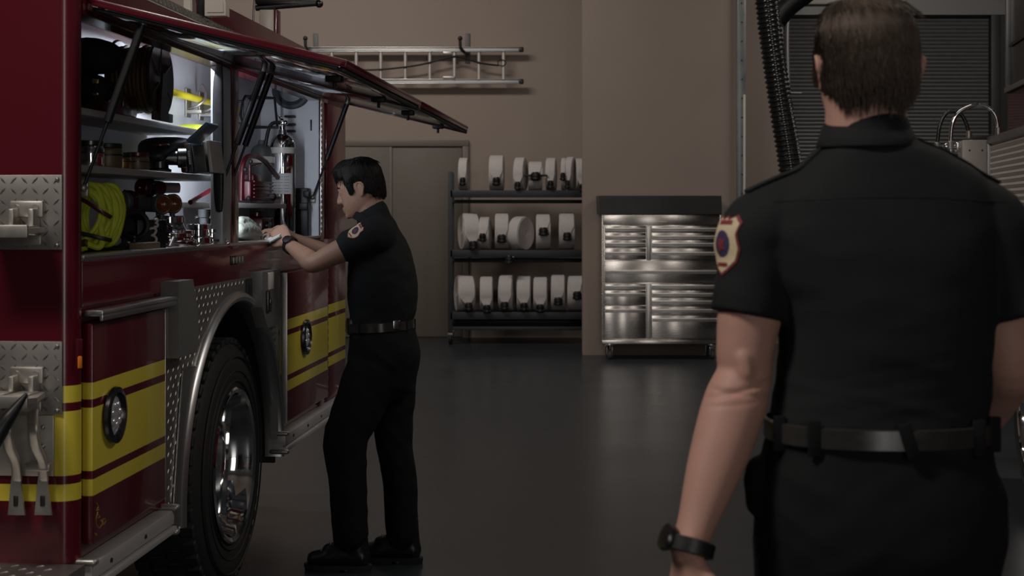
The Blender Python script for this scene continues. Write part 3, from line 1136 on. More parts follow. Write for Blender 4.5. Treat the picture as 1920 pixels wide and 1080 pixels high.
def hair_mesh(T, front, nape, thick, strands, seed, fringe=0.0, strand_r=0.0008, part=1.0, spike=1.0):
    """hair as a thick cap with streaks plus fine locks; front / nape give the hairline"""
    rnd = random.Random(seed)
    mb = MB()
    seg, nz = 120, 70

    def cover(z, th):
        a = abs(((th + PI) % (2 * PI)) - PI)      # 0 front .. pi back
        # hairline height as a function of the angle
        def sm(e0, e1, x):
            x = max(0, min(1, (x - e0) / (e1 - e0)))
            return x * x * (3 - 2 * x)
        hl = front + (0.050 - front) * sm(0.55, 0.95, a)
        hl += (-0.020 - hl) * sm(1.12, 1.22, a)    # sideburn
        hl += (0.024 - hl) * sm(1.38, 1.48, a)     # over the ear
        hl += (nape * 0.45 - hl) * sm(1.74, 1.84, a)
        hl += (nape - hl) * sm(1.9, 2.75, a)
        return hl

    def th_noise(p, th):
        return noise.noise(Vector((th * 9, p.z * 14, seed))) * 0.35 + noise.noise(Vector((th * 34, p.z * 10, seed + 5))) * 0.40

    def off(z, th):
        hl = cover(z, th)
        k = (z - hl) / 0.030 if z > hl else (z - hl) / 0.008
        k = max(-1.0, min(1.0, k))
        a = abs(((th + PI) % (2 * PI)) - PI)
        top = max(0, min(1, (z - 0.03) / 0.06))
        base = thick * (0.62 + 0.6 * top)
        if fringe and a < 1.0 and z > front:
            base += fringe * (1 - a) * max(0, 1 - abs(z - front - 0.025) / 0.06)
        if k < 0:
            return -0.006 * -k + (1 + k) * 0.001
        p = Vector((0, 0, z))
        return base * (k ** 0.6) * (1 + 0.30 * th_noise(p, th)) + 0.0005
    def capped(z, th, o):
        t = max(0, min(1, (z - 0.04) / 0.070))
        p = head_pt(z, th, o * (1 - 0.65 * t * t) if o > 0 else o)
        p.z += max(o, 0) * t * (1 - 0.3 * (1 - t))
        return p
    zs = [0.113 - i * 0.19 / nz for i in range(nz + 1)]
    vs, fs = [], []
    for z in zs:
        for k in range(seg):
            th = 2 * PI * k / seg
            o = off(z, th)
            p = capped(z, th, o)
            vs.append(p)
    for i in range(nz):
        for k in range(seg):
            k2 = (k + 1) % seg
            fs.append((i * seg + k, i * seg + k2, (i + 1) * seg + k2, (i + 1) * seg + k))
    n = len(vs)
    vs.append(Vector((0, -0.004, 0.117 + thick * 1.2)))
    vs.append(Vector((0, 0, zs[-1])))
    for k in range(seg):
        k2 = (k + 1) % seg
        fs.append((n, k2, k))
        fs.append((n + 1, nz * seg + k, nz * seg + k2))
    mb.add([T @ v for v in vs], fs)
    # locks
    for s in range(strands):
        z = rnd.uniform(-0.095, 0.112)
        th = rnd.uniform(0, 2 * PI)
        hl = cover(z, th)
        if z < hl + 0.004:
            continue
        a = abs(((th + PI) % (2 * PI)) - PI)
        ln = rnd.uniform(0.018, 0.040)
        base = capped(z, th, off(z, th) * 0.95)
        up_ = max(0, min(1, (z - 0.04) / 0.06))
        outw = (head_pt(z, th, 0.02) - head_pt(z, th, 0)).normalized()
        if z > 0.09:
            outw = (outw + Vector((0, 0, 1.2))).normalized()
        down = Vector((0, 0, -1))
        swirl = outw.cross(Vector((0, 0, 1)))
        a_ = abs(((th + PI) % (2 * PI)) - PI)
        fwd = Vector((0.25 * part, 1, 0.0)) if a_ < 1.7 else down + swirl * 0.5 * part
        d = (down * (1 - up_) + fwd * up_ * 0.9 + swirl * rnd.uniform(-0.35, 0.35) + outw * rnd.uniform(0.02, 0.22) * spike).normalized()
        d = (d - outw * d.dot(outw) + outw * rnd.uniform(0.06, 0.22) * spike).normalized()
        d2 = (d + down * 0.25 * (1 - up_) - outw * 0.26).normalized()
        if z < 0.05:
            ln = min(ln, (z - hl) + 0.006)
        pts = [base, base + d * ln * 0.5, base + (d + d2) * ln * 0.5]
        r = rnd.uniform(0.7, 1.5) * strand_r
        mb.tube([T @ p for p in pts], r, 3, radii=[r, r * 0.9, r * 0.25], ends=False)
    # crown locks
    for s in range(strands // 2):
        th = rnd.uniform(0, 2 * PI)
        q = math.sqrt(rnd.uniform(0.0, 0.78))
        e = capped(0.098, th, thick * 1.1)
        base = Vector((e.x * q, -0.008 + (e.y + 0.008) * q, 0.100 + 0.0165 * (1 - q * q) ** 0.8 + thick * (1.15 - 0.45 * q)))
        sw = Vector((-math.cos(th), math.sin(th) * -1, 0)) * 0.8 + Vector((math.sin(th), math.cos(th), -0.25 - 1.3 * q)) * 0.8 + Vector((0.3 * part, 0.5, 0.12 * spike))
        d = (sw + Vector((rnd.uniform(-.4, .4), rnd.uniform(-.4, .4), rnd.uniform(-.05, .16)))).normalized()
        ln = rnd.uniform(0.015, 0.032)
        d2 = (d + Vector((0, 0, -0.5))).normalized()
        r = rnd.uniform(0.7, 1.5) * strand_r
        pts = [base - d * 0.004, base + d * ln * 0.5, base + (d + d2) * ln * 0.5]
        mb.tube([T @ p for p in pts], r, 3, radii=[r, r * 0.9, r * 0.25], ends=False)
    return mb


def hand_into(mb, wrist, d, up, side, curls, thumb=(0.5, 0.5), scale=1.0, spread=0.10):
    """wrist point, direction to knuckles d, back-of-hand normal up, side = +1 when the thumb is on the +lateral side"""
    d = Vector(d).normalized()
    up = Vector(up)
    up = (up - d * up.dot(d)).normalized()
    lat = d.cross(up) * side
    s = scale
    loft(mb, [wrist - d * 0.02 * s, wrist + d * 0.02 * s, wrist + d * 0.055 * s, wrist + d * 0.088 * s],
         [(0.027 * s, 0.019 * s), (0.031 * s, 0.017 * s), (0.039 * s, 0.015 * s), (0.039 * s, 0.012 * s)], ref=up, seg=18, power=2.5)
    info = [(0.029, 0.092, 0.043, 0.0088), (0.010, 0.096, 0.048, 0.0090), (-0.010, 0.092, 0.044, 0.0086), (-0.028, 0.084, 0.034, 0.0077)]
    tips = []
    for i, (lx, ly, ph, r) in enumerate(info):
        c = curls[i]
        p = wrist + lat * lx * s + d * (ly - 0.012) * s
        fd = (d + lat * (lx / 0.03) * spread).normalized()
        axis = fd.cross(up).normalized()
        pts = [p.copy()]
        ang = 0
        cur = fd.copy()
        for j, (fr, cl) in enumerate(((1.0, c[0]), (0.62, c[1]), (0.50, c[2]))):
            cur = Matrix.Rotation(-cl, 3, axis) @ cur
            p = p + cur * ph * fr * s
            pts.append(p.copy())
        loft(mb, pts, [r * s, r * 0.95 * s, r * 0.88 * s, r * 0.72 * s], ref=up, sub=3, seg=12)
        tips.append(p)
    # thumb
    p = wrist + lat * 0.024 * s + d * 0.022 * s - up * 0.004 * s
    td = (lat * 0.75 + d * 0.75 - up * thumb[0]).normalized()
    pts = [p, p + td * 0.040 * s]
    td2 = (td + d * thumb[1] - lat * 0.55 - up * thumb[0] * 0.4).normalized()
    pts.append(pts[-1] + td2 * 0.032 * s)
    td3 = (td2 + d * 0.2 - lat * 0.35).normalized()
    pts.append(pts[-1] + td3 * 0.026 * s)
    loft(mb, pts, [0.0125 * s, 0.0115 * s, 0.0105 * s, 0.0085 * s], ref=up, sub=3, seg=12)
    return tips


def shoe(root, c, fwd, ln=0.30, name='boot', lace=True):
    f = Vector(fwd)
    f.z = 0
    f.normalize()
    r = Vector((f.y, -f.x, 0))
    c = Vector(c)
    Z = Vector((0, 0, 1))
    m = MB()
    h = ln / 2
    loft(m, [c - f * (h - 0.045) + Z * 0.06, c + Z * 0.062, c + f * (h - 0.10) + Z * 0.055, c + f * (h - 0.045) + Z * 0.048],
         [(0.037, 0.05), (0.041, 0.045), (0.046, 0.038), (0.042, 0.032)], ref=Z, seg=22)
    loft(m, [c - f * (h - 0.06) + Z * 0.06, c - f * (h - 0.068) + Z * 0.11, c - f * (h - 0.075) + Z * 0.19], [(0.037, 0.05), (0.041, 0.052), (0.045, 0.052)], ref=f, seg=22)
    loft(m, [c - f * (h - 0.075) + Z * 0.10, c + f * 0.035 + Z * 0.085], [(0.036, 0.04), (0.036, 0.03)], ref=Z, seg=20)
    me = fuse(m, name, 0.005, 5)
    o = link(name, me, M_leather, root)
    s = MB()
    poly = []
    for k in range(28):
        a = 2 * PI * k / 28
        x, y = math.cos(a), math.sin(a)
        wdt = 0.049 if x > 0 else 0.042
        pt = c + f * (math.copysign(abs(x) ** 0.75, x) * (h)) + r * (math.copysign(abs(y) ** 0.8, y) * wdt)
        poly.append((pt.x, pt.y))
    s.prism(poly, Matrix.Translation((0, 0, 0.012)), 0.016)
    # heel and forefoot pads
    for (a0, a1) in ((-1.0, -0.35), (-0.12, 0.97)):
        pp = []
        for k in range(28):
            a = 2 * PI * k / 28
            x, y = math.cos(a), math.sin(a)
            xx = max(a0, min(a1, math.copysign(abs(x) ** 0.75, x)))
            wdt = 0.046 if xx > 0 else 0.04
            pt = c + f * xx * h * 0.985 + r * math.copysign(abs(y) ** 0.8, y) * wdt
            pp.append((pt.x, pt.y))
        s.prism(pp, Matrix.Translation((0, 0, 0.0005)), 0.014)
    s.build('sole', M_sole, o, clean=True)
    if lace:
        bv = bvh_of(me)
        l = MB()
        for k in range(5):
            t = -0.045 + k * 0.026
            pts = []
            for j in range(7):
                u = (j - 3) / 3 * 0.026
                p = c + f * (t + (0.008 if k % 2 else -0.008) * (j - 3) / 3) + r * u + Z * 0.3
                hit = bv.ray_cast(p, Vector((0, 0, -1)))
                if hit[0]:
                    pts.append(hit[0] + Z * 0.003)
            if len(pts) > 2:
                l.tube(pts, 0.0028, 6)
                l.ball(pts[0], 0.0042, 8, 6)
                l.ball(pts[-1], 0.0042, 8, 6)
        l.build('laces', M_lace, o)
    return o


M_lace = mat('lace_eyelets', (0.09, 0.09, 0.09, 1), 0.35, 0.5)


def band(path_center, normal, rx, ry, xdir, h, t, seg=64, a0=0, a1=2 * PI, power=2.0):
    """elliptical strap; returns MB"""
    n = Vector(normal).normalized()
    x = Vector(xdir)
    x = (x - n * x.dot(n)).normalized()
    y = n.cross(x)
    mb = MB()
    full = abs(a1 - a0 - 2 * PI) < 1e-6
    vs = []
    cnt = seg if full else seg + 1
    for k in range(cnt):
        a = a0 + (a1 - a0) * k / seg
        ca, sa = math.cos(a), math.sin(a)
        ca = math.copysign(abs(ca) ** (2 / power), ca)
        sa = math.copysign(abs(sa) ** (2 / power), sa)
        for (dr, dz) in ((0, -h / 2), (t, -h / 2 + t * .4), (t, h / 2 - t * .4), (0, h / 2)):
            vs.append(Vector(path_center) + x * (rx + dr) * ca + y * (ry + dr) * sa + n * dz)
    fs = []
    for k in range(seg):
        k2 = (k + 1) % cnt
        for j in range(4):
            j2 = (j + 1) % 4
            fs.append((k * 4 + j, k2 * 4 + j, k2 * 4 + j2, k * 4 + j2))
    if not full:
        fs.append((0, 1, 2, 3))
        fs.append((seg * 4 + 3, seg * 4 + 2, seg * 4 + 1, seg * 4))
    mb.add(vs, fs)
    return mb


def wrinkle(seed, amp, fx=7.0, fz=16.0, tilt=0.6):
    def fn(co, n):
        q = Vector((co.x * fx + seed, co.y * fx, co.z * fz + co.x * tilt * 10))
        v = noise.noise(q)
        q2 = Vector((co.x * fx * 2.3 + seed, co.y * fx * 2.3, co.z * fz * 2 - co.x * tilt * 14))
        return amp * (1 - abs(v) * 2.2) * 0.7 + amp * 0.5 * noise.noise(q2)
    return fn


def patch(root, bv, c, nrm, up, s=1.0):
    """shield shaped sleeve patch with a red border"""
    sh = [(-0.034, 0.036), (-0.022, 0.047), (-0.008, 0.041), (0, 0.046), (0.008, 0.041), (0.022, 0.047), (0.034, 0.036), (0.030, 0.018), (0.036, -0.006), (0.030, -0.028),
          (0.014, -0.042), (0, -0.050), (-0.014, -0.042), (-0.030, -0.028), (-0.036, -0.006), (-0.030, 0.018)]
    sc = lambda k: [(x * k * s, y * k * s) for x, y in sh]
    o = decal(bv, c, nrm, up, sc(1.0), 0.0016).build('sleeve_patch', M_pred, root, smooth=60)
    decal(bv, c, nrm, up, sc(0.91), 0.0024).build('patch_field', M_pcream, o, smooth=60)
    e = decal(bv, c, nrm, up, [(0.019 * s * math.cos(a), (0.021 * math.sin(a) + 0.001) * s) for a in [k * 2 * PI / 16 for k in range(16)]], 0.0032)
    e.build('patch_emblem', M_pblue, o, smooth=60)
    e = MB()
    for (cx, cy, w, h) in ((0, 0.034, 0.036, 0.007), (0, -0.032, 0.028, 0.006)):
        q = decal(bv, c, nrm, up, [((cx - w / 2) * s, (cy - h / 2) * s), ((cx + w / 2) * s, (cy - h / 2) * s), ((cx + w / 2) * s, (cy + h / 2) * s), ((cx - w / 2) * s, (cy + h / 2) * s)], 0.0032, cuts=2)
        e.add(q.v, q.f)
    q = decal(bv, c, nrm, up, [(0.013 * s * math.cos(a) * (1 if k % 2 else 0.45), (0.015 * math.sin(a)) * s * (1 if k % 2 else 0.45)) for k, a in enumerate([k * 2 * PI / 10 for k in range(10)])], 0.0040, cuts=1)
    e.add(q.v, q.f)
    e.build('patch_lettering', M_pred, o, smooth=60)
    return o


# ================================================== the firefighter at the compartment
def person_at_truck():
    D0 = 6.17
    base = W(705, 395, D0)
    base.z = 0
    root = thing('person', 'dark-haired person in black uniform reaching into the fire truck compartment, seen in profile', 'person', base)
    ang = math.radians(10)
    f = Vector((-math.cos(ang), math.sin(ang), 0))
    lf = Vector((-f.y, f.x, 0))          # towards the left hand (camera side)
    Z = Vector((0, 0, 1))

    def P(px, py, Y):
        return W(px, py, Y) - base
    # joints
    shL, shR = P(704, 440, 5.995), P(712, 438, 6.365)
    elL, elR = P(588, 494, 5.99), P(622, 480, 6.39)
    wrL, wrR = P(541, 457, 6.13), P(548, 446, 6.28)
    haL, haR = P(515, 424, 6.18), P(506, 424, 6.225)
    # head frame
    hf = (f * 0.955 - Z * 0.26 + lf * 0.02).normalized()
    hu = Z - hf * Z.dot(hf)
    hu.normalize()
    hx = hf.cross(hu)                     # +x = the person's right
    hc = P(675, 354, D0 + 0.01)
    T = Matrix.Translation(hc) @ Matrix(((hx.x, hf.x, hu.x, 0), (hx.y, hf.y, hu.y, 0), (hx.z, hf.z, hu.z, 0), (0, 0, 0, 1)))
    m = MB()
    head_into(m, T)
    # neck, trunk, limbs under the cloth
    loft(m, [P(703, 440, D0), P(700, 412, D0), P(690, 378, D0)], [(0.066, 0.066), (0.059, 0.062), (0.058, 0.062)], ref=f)
    loft(m, [P(720, 690, D0), P(716, 610, D0), P(717, 540, D0), P(714, 470, D0), P(708, 438, D0)],
         [(0.15, 0.12), (0.14, 0.105), (0.16, 0.115), (0.175, 0.105), (0.10, 0.08)], ref=f)
    for (sh, el, wr, ha, sg) in ((shL, elL, wrL, haL, 1), (shR, elR, wrR, haR, -1)):
        loft(m, [sh, sh.lerp(el, 0.35), sh.lerp(el, 0.7), el, el.lerp(wr, 0.22), el.lerp(wr, 0.6), wr],
             [0.055, 0.055, 0.047, (0.043, 0.040), (0.047, 0.042), (0.038, 0.033), (0.030, 0.024)], ref=Z, sub=5)
    # hands meeting over the notepad
    hand_into(m, wrL, (haL - wrL), (Vector((-0.15, -0.8, 0.45))), -1, [(0.5, 0.9, 0.5), (0.75, 0.9, 0.5), (0.9, 0.9, 0.5), (1.0, 0.9, 0.5)], thumb=(0.35, 0.5))
    hand_into(m, wrR, (haR - wrR), (Vector((-0.1, 0.35, 0.9))), 1, [(0.35, 0.7, 0.5), (0.5, 0.8, 0.5), (0.65, 0.8, 0.5), (0.75, 0.8, 0.5)], thumb=(0.45, 0.5))
    hipL, hipR = P(708, 680, 6.075), P(724, 680, 6.265)
    knL, knR = P(648, 830, 6.045), P(738, 825, 6.23)
    anL, anR = P(657, 1020, 6.055), P(754, 1015, 6.20)
    for (a, b_, c) in ((hipL, knL, anL), (hipR, knR, anR)):
        loft(m, [a, a.lerp(b_, 0.5), b_, b_.lerp(c, 0.35), c], [0.075, 0.068, 0.052, 0.052, 0.036], ref=f)
        loft(m, [c, c - Z * 0.03 + f * 0.03], [0.036, 0.032], ref=f)
    me = fuse(m, 'body', 0.0042, 4)
    link('body', me, M_skin1, root, 180)
    # eyes, brows
    for s in (-1, 1):
        e = MB()
        e.ball(T @ Vector((s * 0.031, 0.0735, -0.004)), 0.0104, 16, 10)
        eo = e.build('eye', M_eye, root, 180)
        e = MB()
        e.ball(T @ Vector((s * 0.031, 0.0795, -0.0075)), 0.0054, 12, 8)
        e.build('iris', M_iris, eo, 180)
    e = MB()
    for s in (-1, 1):
        bm_ = MB()
        loft(bm_, [Vector((s * 0.014, 0.0895, 0.0195)), Vector((s * 0.031, 0.0865, 0.0245)), Vector((s * 0.051, 0.0730, 0.021))], [(0.0025, 0.0045), (0.003, 0.005), (0.0015, 0.002)], ref=Z, seg=8)
        e.add([T @ v for v in bm_.v], bm_.f)
    e.build('eyebrows', M_hairb, root)
    hair_mesh(T, 0.060, -0.066, 0.0155, 5200, 3, fringe=0.013, strand_r=0.0010, spike=0.35).build('hair', M_hairb, root, 60, clean=False)

    # shirt
    m = MB()
    rows = [(430, 672, 744, .115), (452, 664, 756, .175), (490, 656, 772, .195), (540, 654, 782, .190), (575, 655, 780, .176), (604, 657, 772, .166), (625, 658, 772, .166)]
    pts, rr = [], []
    for (y, a, b_, w) in rows:
        pts.append(P((a + b_) / 2, y, D0))
        rr.append((w, (b_ - a) / 2 * D0 / F * 0.97))
    loft(m, pts[::-1], rr[::-1], ref=f, sub=5, seg=36, power=2.3)
    loft(m, [P(707, 440, D0), P(702, 412, D0), P(700, 400, D0)], [(0.105, 0.088), (0.074, 0.074), (0.066, 0.068)], ref=f, seg=30)
    for (sh, el) in ((shL, elL), (shR, elR)):
        ins = P(712, 446, D0).lerp(sh, 0.55)
        h0 = sh.lerp(el, 0.42)
        loft(m, [ins, sh + Z * 0.0, sh.lerp(el, 0.22), h0], [0.080, 0.076, 0.071, (0.066, 0.064)], ref=Z, sub=5, seg=26)
        # hem flare
        loft(m, [sh.lerp(el, 0.30), sh.lerp(el, 0.44)], [(0.068, 0.066), (0.070, 0.068)], ref=Z, seg=26, round_ends=False)
    sm = fuse(m, 'shirt', 0.007, 26)
    displace(sm, wrinkle(2.0, 0.0045, 6, 13))
    so = link('shirt', sm, M_cloth, root, 180)
    bv = bvh_of(sm)
    # collar
    cn = (Z * 0.93 + f * -0.30).normalized()
    cc = P(697, 412, D0)
    c1 = band(cc, cn, 0.079, 0.072, f, 0.036, 0.004)
    cb = c1.build('collar', M_cloth, root)
    # placket seam on the back yoke
    # patch on the near sleeve
    c = P(668, 434, 5.95)
    patch(root, bv, c, Vector((-0.30, -0.93, 0.20)), (shL - elL) + Z * 0.12, 0.82)
    # trousers
    m = MB()
    rows = [(606, 658, 772, .163), (640, 655, 782, .178), (668, 652, 788, .182), (700, 654, 782, .176)]
    pts, rr = [], []
    for (y, a, b_, w) in rows:
        pts.append(P((a + b_) / 2, y, D0))
        rr.append((w, (b_ - a) / 2 * D0 / F * 0.97))
    loft(m, pts[::-1], rr[::-1], ref=f, sub=5, seg=34, power=2.2)
    loft(m, [P(702, 690, 6.085), P(672, 765, 6.06), P(648, 825, 6.045), P(652, 900, 6.05), P(657, 1003, 6.055)],
         [(0.102, 0.122), (0.098, 0.105), (0.092, 0.092), (0.082, 0.079), (0.078, 0.073)], ref=f, sub=5, seg=28)
    loft(m, [P(734, 690, 6.255), P(738, 765, 6.24), P(738, 825, 6.23), P(750, 900, 6.215), P(754, 1003, 6.20)],
         [(0.096, 0.110), (0.088, 0.090), (0.082, 0.080), (0.076, 0.072), (0.074, 0.070)], ref=f, sub=5, seg=28)
    tm = fuse(m, 'trousers', 0.006, 5)
    displace(tm, wrinkle(9.0, 0.0045, 7, 10, 1.0))
    to = link('trousers', tm, M_cloth2, root, 180)
    # belt with keepers and buckle
    bc = P(714, 610, D0)
    belt = band(bc, Z + f * 0.05, 0.136, 0.170, f, 0.040, 0.005, seg=72, power=2.25).build('belt', M_belt, root)
    for a in (-1.1, -0.35, 0.4, 1.9, 2.7):
        k = MB()
        p = bc - f * 0.140 * math.cos(a) + lf * 0.174 * math.sin(a)
        k.box(p, (0.014, 0.014, 0.052), Matrix.Rotation(a, 4, 'Z'), 0.003)
        k.build('belt_keeper', M_cloth2, belt)
    k = MB()
    p = P(754, 609, 6.0)
    hit = bvh_of(belt.data).find_nearest(p)[0]
    k.box(hit + Vector((0, -0.003, 0)), (0.032, 0.006, 0.036), Matrix.Rotation(0.35, 4, 'Z'), 0.002)
    k.build('belt_clip', M_chrome2, belt)
    k = MB()
    p = P(661, 612, 6.09)
    k.box(p, (0.05, 0.06, 0.075), Matrix.Rotation(0.3, 4, 'Z'), 0.012)
    k.build('belt_pouch', M_leather, belt)
    # wrist watch
    d = (wrL - elL).normalized()
    wc = elL.lerp(wrL, 0.93)
    wb = band(wc, d, 0.035, 0.029, Z, 0.026, 0.004, seg=32)
    w_ = wb.build('wristwatch', M_black, root)
    k = MB()
    up_ = (Vector((-0.2, -0.75, 0.6)) - d * Vector((-0.2, -0.75, 0.6)).dot(d)).normalized()
    Mk = rotM(up_)
    Mk.translation = wc + up_ * 0.031
    k.lathe([(0.019, 0), (0.021, 0.004), (0.019, 0.010), (0.016, 0.011)], Mk, 28)
    k.build('watch_case', M_gunm, w_)
    # boots
    shoe(root, P(634, 395, 6.065) * 1 - Vector((0, 0, HC)), f + lf * 0.03, 0.295)
    shoe(root, P(731, 395, 6.205) - Vector((0, 0, HC)), f + lf * 0.0, 0.295)
    # notepad stays its own thing
    pc = W(503, 447, 6.20)
    n = MB()
    R_ = Matrix.Rotation(math.radians(-28), 4, 'Y') @ Matrix.Rotation(0.25, 4, 'X')
    n.box((0, 0, 0), (0.15, 0.20, 0.004), R_, 0.001)
    no = n.build('clipboard', M_grey, None)
    no.location = W(500, 449, 6.215)
    tag(no, 'thin clipboard with white sheets held under the hands of the dark-haired person', 'clipboard')
    n = MB()
    n.box(R_ @ Vector((0, 0, 0.004)), (0.14, 0.185, 0.003), R_, 0.0005)
    n.box(R_ @ Vector((0.006, 0.004, 0.0075)), (0.135, 0.18, 0.002), R_ @ Matrix.Rotation(0.04, 4, 'Z'), 0.0005)
    n.build('paper_sheets', M_paper, no)
    return root


M_chrome2 = mat('polished_clip', (0.5, 0.5, 0.5, 1), 0.2, 1.0)


# ================================================== the firefighter in the foreground
def person_foreground():
    D0 = 2.42
    base = W(1648, 395, D0)
    base.z = 0
    root = thing('person', 'brown-haired person in black uniform shirt seen from behind, walking into the garage', 'person', base)
    f = Vector((0.0, 1, 0))
    rt = Vector((1, 0, 0))
    Z = Vector((0, 0, 1))
    k0 = D0 / F

    def P(px, py, Y=D0):
        return W(px, py, Y) - base
    hc = P(1622, 133, D0 + 0.02)
    hf = (f + Z * -0.02).normalized()
    hu = (Z - hf * Z.dot(hf)).normalized()
    hx = hf.cross(hu)
    S = 1.0
    T = Matrix.Translation(hc) @ Matrix(((hx.x, hf.x, hu.x, 0), (hx.y, hf.y, hu.y, 0), (hx.z, hf.z, hu.z, 0), (0, 0, 0, 1))) @ Matrix.Diagonal((S, S, S, 1))
    shL, shR = P(1428, 440), P(1848, 428)
    elL, elR = P(1396, 700, 2.40), P(1893, 680, 2.42)
    wrL, wrR = P(1291, 1030, 2.30), P(1825, 820, 2.66)
    m = MB()
    head_into(m, T, face=True)
    loft(m, [P(1628, 290), P(1624, 220), P(1622, 160)], [(0.072, 0.068), (0.068, 0.064), (0.066, 0.066)], ref=f, seg=28)
    loft(m, [P(1645, 1050), P(1648, 900), P(1648, 760), P(1652, 600), P(1648, 450), P(1640, 360)],
         [(0.16, 0.12), (0.165, 0.115), (0.155, 0.105), (0.15, 0.11), (0.17, 0.105), (0.12, 0.075)], ref=f, seg=28)
    loft(m, [shL, shL.lerp(elL, 0.35), P(1404, 600, 2.405), elL + Z * 0.03, elL, elL.lerp(wrL, 0.2), elL.lerp(wrL, 0.55), elL.lerp(wrL, 0.85), wrL],
         [0.06, 0.058, (0.053, 0.055), (0.047, 0.05), (0.046, 0.049), (0.053, 0.05), (0.0455, 0.044), (0.032, 0.034), (0.029, 0.034)], ref=f, sub=5, seg=24)
    loft(m, [shR, shR.lerp(elR, 0.35), shR.lerp(elR, 0.7), elR, elR.lerp(wrR, 0.2), elR.lerp(wrR, 0.6), wrR],
         [0.06, 0.058, 0.053, (0.048, 0.047), (0.050, 0.048), (0.042, 0.040), (0.030, 0.026)], ref=f, sub=5, seg=24)
    hand_into(m, wrL, Vector((-0.03, 0.06, -1)), Vector((-0.85, -0.5, 0.05)), -1, [(0.35, 0.5, 0.3), (0.4, 0.55, 0.3), (0.45, 0.6, 0.3), (0.5, 0.6, 0.3)], thumb=(0.3, 0.5), scale=1.06)
    hand_into(m, wrR, (wrR - elR) + Vector((0, 0.05, 0)), Vector((0.6, 0.1, 0.7)), -1, [(0.4, 0.6, 0.3), (0.5, 0.6, 0.3), (0.6, 0.6, 0.3), (0.6, 0.6, 0.3)], thumb=(0.3, 0.5), scale=1.06)
    hipL, hipR = P(1535, 1010), P(1755, 1010)
    knL, knR = Vector((hipL.x - 0.0, 0.10, 0.50)), Vector((hipR.x, 0.02, 0.50))
    anL, anR = Vector((hipL.x, 0.16, 0.10)), Vector((hipR.x + 0.01, -0.16, 0.10))
    for (a, b_, c) in ((hipL, knL, anL), (hipR, knR, anR)):
        loft(m, [a, a.lerp(b_, 0.5), b_, b_.lerp(c, 0.35), c], [0.085, 0.075, 0.056, 0.056, 0.038], ref=f)
    loft(m, [elL + Vector((-0.008, -0.040, 0.030)), elL + Vector((-0.006, -0.044, 0.004))], [0.016, 0.015], ref=f, seg=14)
    me = fuse(m, 'body', 0.0042, 4)
    ez = elL.z

    def crease(co, n):
        if abs(co.z - ez) > 0.08 or co.x > elL.x + 0.1 or n.y > 0.2:
            return 0.0
        w_ = min(1, max(0, 0.2 - n.y))
        u = co.x - elL.x
        g = 0.0
        for (dz, am, wd, sl) in ((-0.018, 0.0038, 0.0050, 0.25), (-0.030, 0.0026, 0.0045, -0.15), (-0.041, 0.0015, 0.004, 0.1)):
            g -= am * math.exp(-((co.z - ez - dz - u * sl) / wd) ** 2)
        return g * w_
    displace(me, crease)
    link('body', me, M_skin2, root, 180)
    hair_mesh(T, 0.060, -0.090, 0.0105, 12000, 11, strand_r=0.00075, part=-1).build('hair', M_hairbr, root, 60, clean=False)

    # shirt
    m = MB()
    rows = [(262, 1556, 1702, .070), (288, 1518, 1744, .082), (316, 1478, 1790, .092), (354, 1430, 1846, .104), (404, 1402, 1880, .116), (460, 1408, 1880, .127), (540, 1448, 1868, .134), (640, 1462, 1856, .132),
            (720, 1456, 1852, .127), (790, 1446, 1848, .128), (822, 1444, 1848, .128)]
    pts, rr = [], []
    for (y, a, b_, d) in rows:
        pts.append(P((a + b_) / 2, y))
        rr.append(((b_ - a) / 2 * k0 * 0.985, d))
    loft(m, pts[::-1], rr[::-1], ref=f, sub=5, seg=44, power=2.35)
    loft(m, [P(1628, 310), P(1627, 270), P(1626, 250)], [(0.100, 0.09), (0.076, 0.076), (0.070, 0.070)], ref=f, seg=32)
    for (sh, el, sx, hx_) in ((shL, elL, -1, 1402), (shR, elR, 1, 1897)):
        h0 = P(hx_, 592, 2.41)
        hi = sh + Vector((-sx * 0.085, 0, 0.040))
        loft(m, [hi, sh + Vector((0, 0, 0.002)), sh.lerp(h0, 0.3) + Vector((sx * 0.002, 0, 0)), sh.lerp(h0, 0.60)], [0.072, (0.071, 0.082), (0.066, 0.078), (0.060, 0.073)], ref=f, sub=6, seg=30)
        loft(m, [sh.lerp(h0, 0.35), sh.lerp(h0, 0.6), h0], [(0.065, 0.077), (0.062, 0.074), (0.061, 0.074)], ref=f, seg=30, round_ends=False)
    sm = fuse(m, 'shirt', 0.0055, 5)
    w1 = wrinkle(4.0, 0.0034, 5, 13, 0.35)
    w2 = wrinkle(14.0, 0.0050, 3.5, 26, 0.5)

    def wr(co, n):
        low = max(0.0, min(1.0, (1.42 - co.z) / 0.30))
        return w1(co, n) * 0.8 + w2(co, n) * low * 0.8
    displace(sm, wr)
    so = link('shirt', sm, M_cloth, root, 180)
    bv = bvh_of(sm)
    # yoke seam across the shoulders
    y_ = MB()
    pts = []
    for k in range(21):
        x = -0.19 + 0.38 * k / 20
        hit = bv.ray_cast(Vector((x, -1, 1.535 + 0.006 * math.cos(x * 9))), Vector((0, 1, 0)))
        if hit[0]:
            pts.append(hit[0])
    y_.tube(pts, 0.0010, 6)
    y_.build('yoke_seam', M_cloth, so)
    # epaulette on the left shoulder
    ep = MB()
    pts = []
    for k in range(9):
        p = P(1400, 370).lerp(P(1535, 285), k / 8)
        hit = bv.ray_cast(p + Z * 0.2, -Z)
        if hit[0]:
            pts.append(hit[0] + Z * 0.002)
    loft(ep, pts, [(0.021, 0.003)] * len(pts), ref=Z, sub=2, seg=12, power=5)
    ep.build('epaulette', M_cloth, so)
    ep = MB()
    pts = []
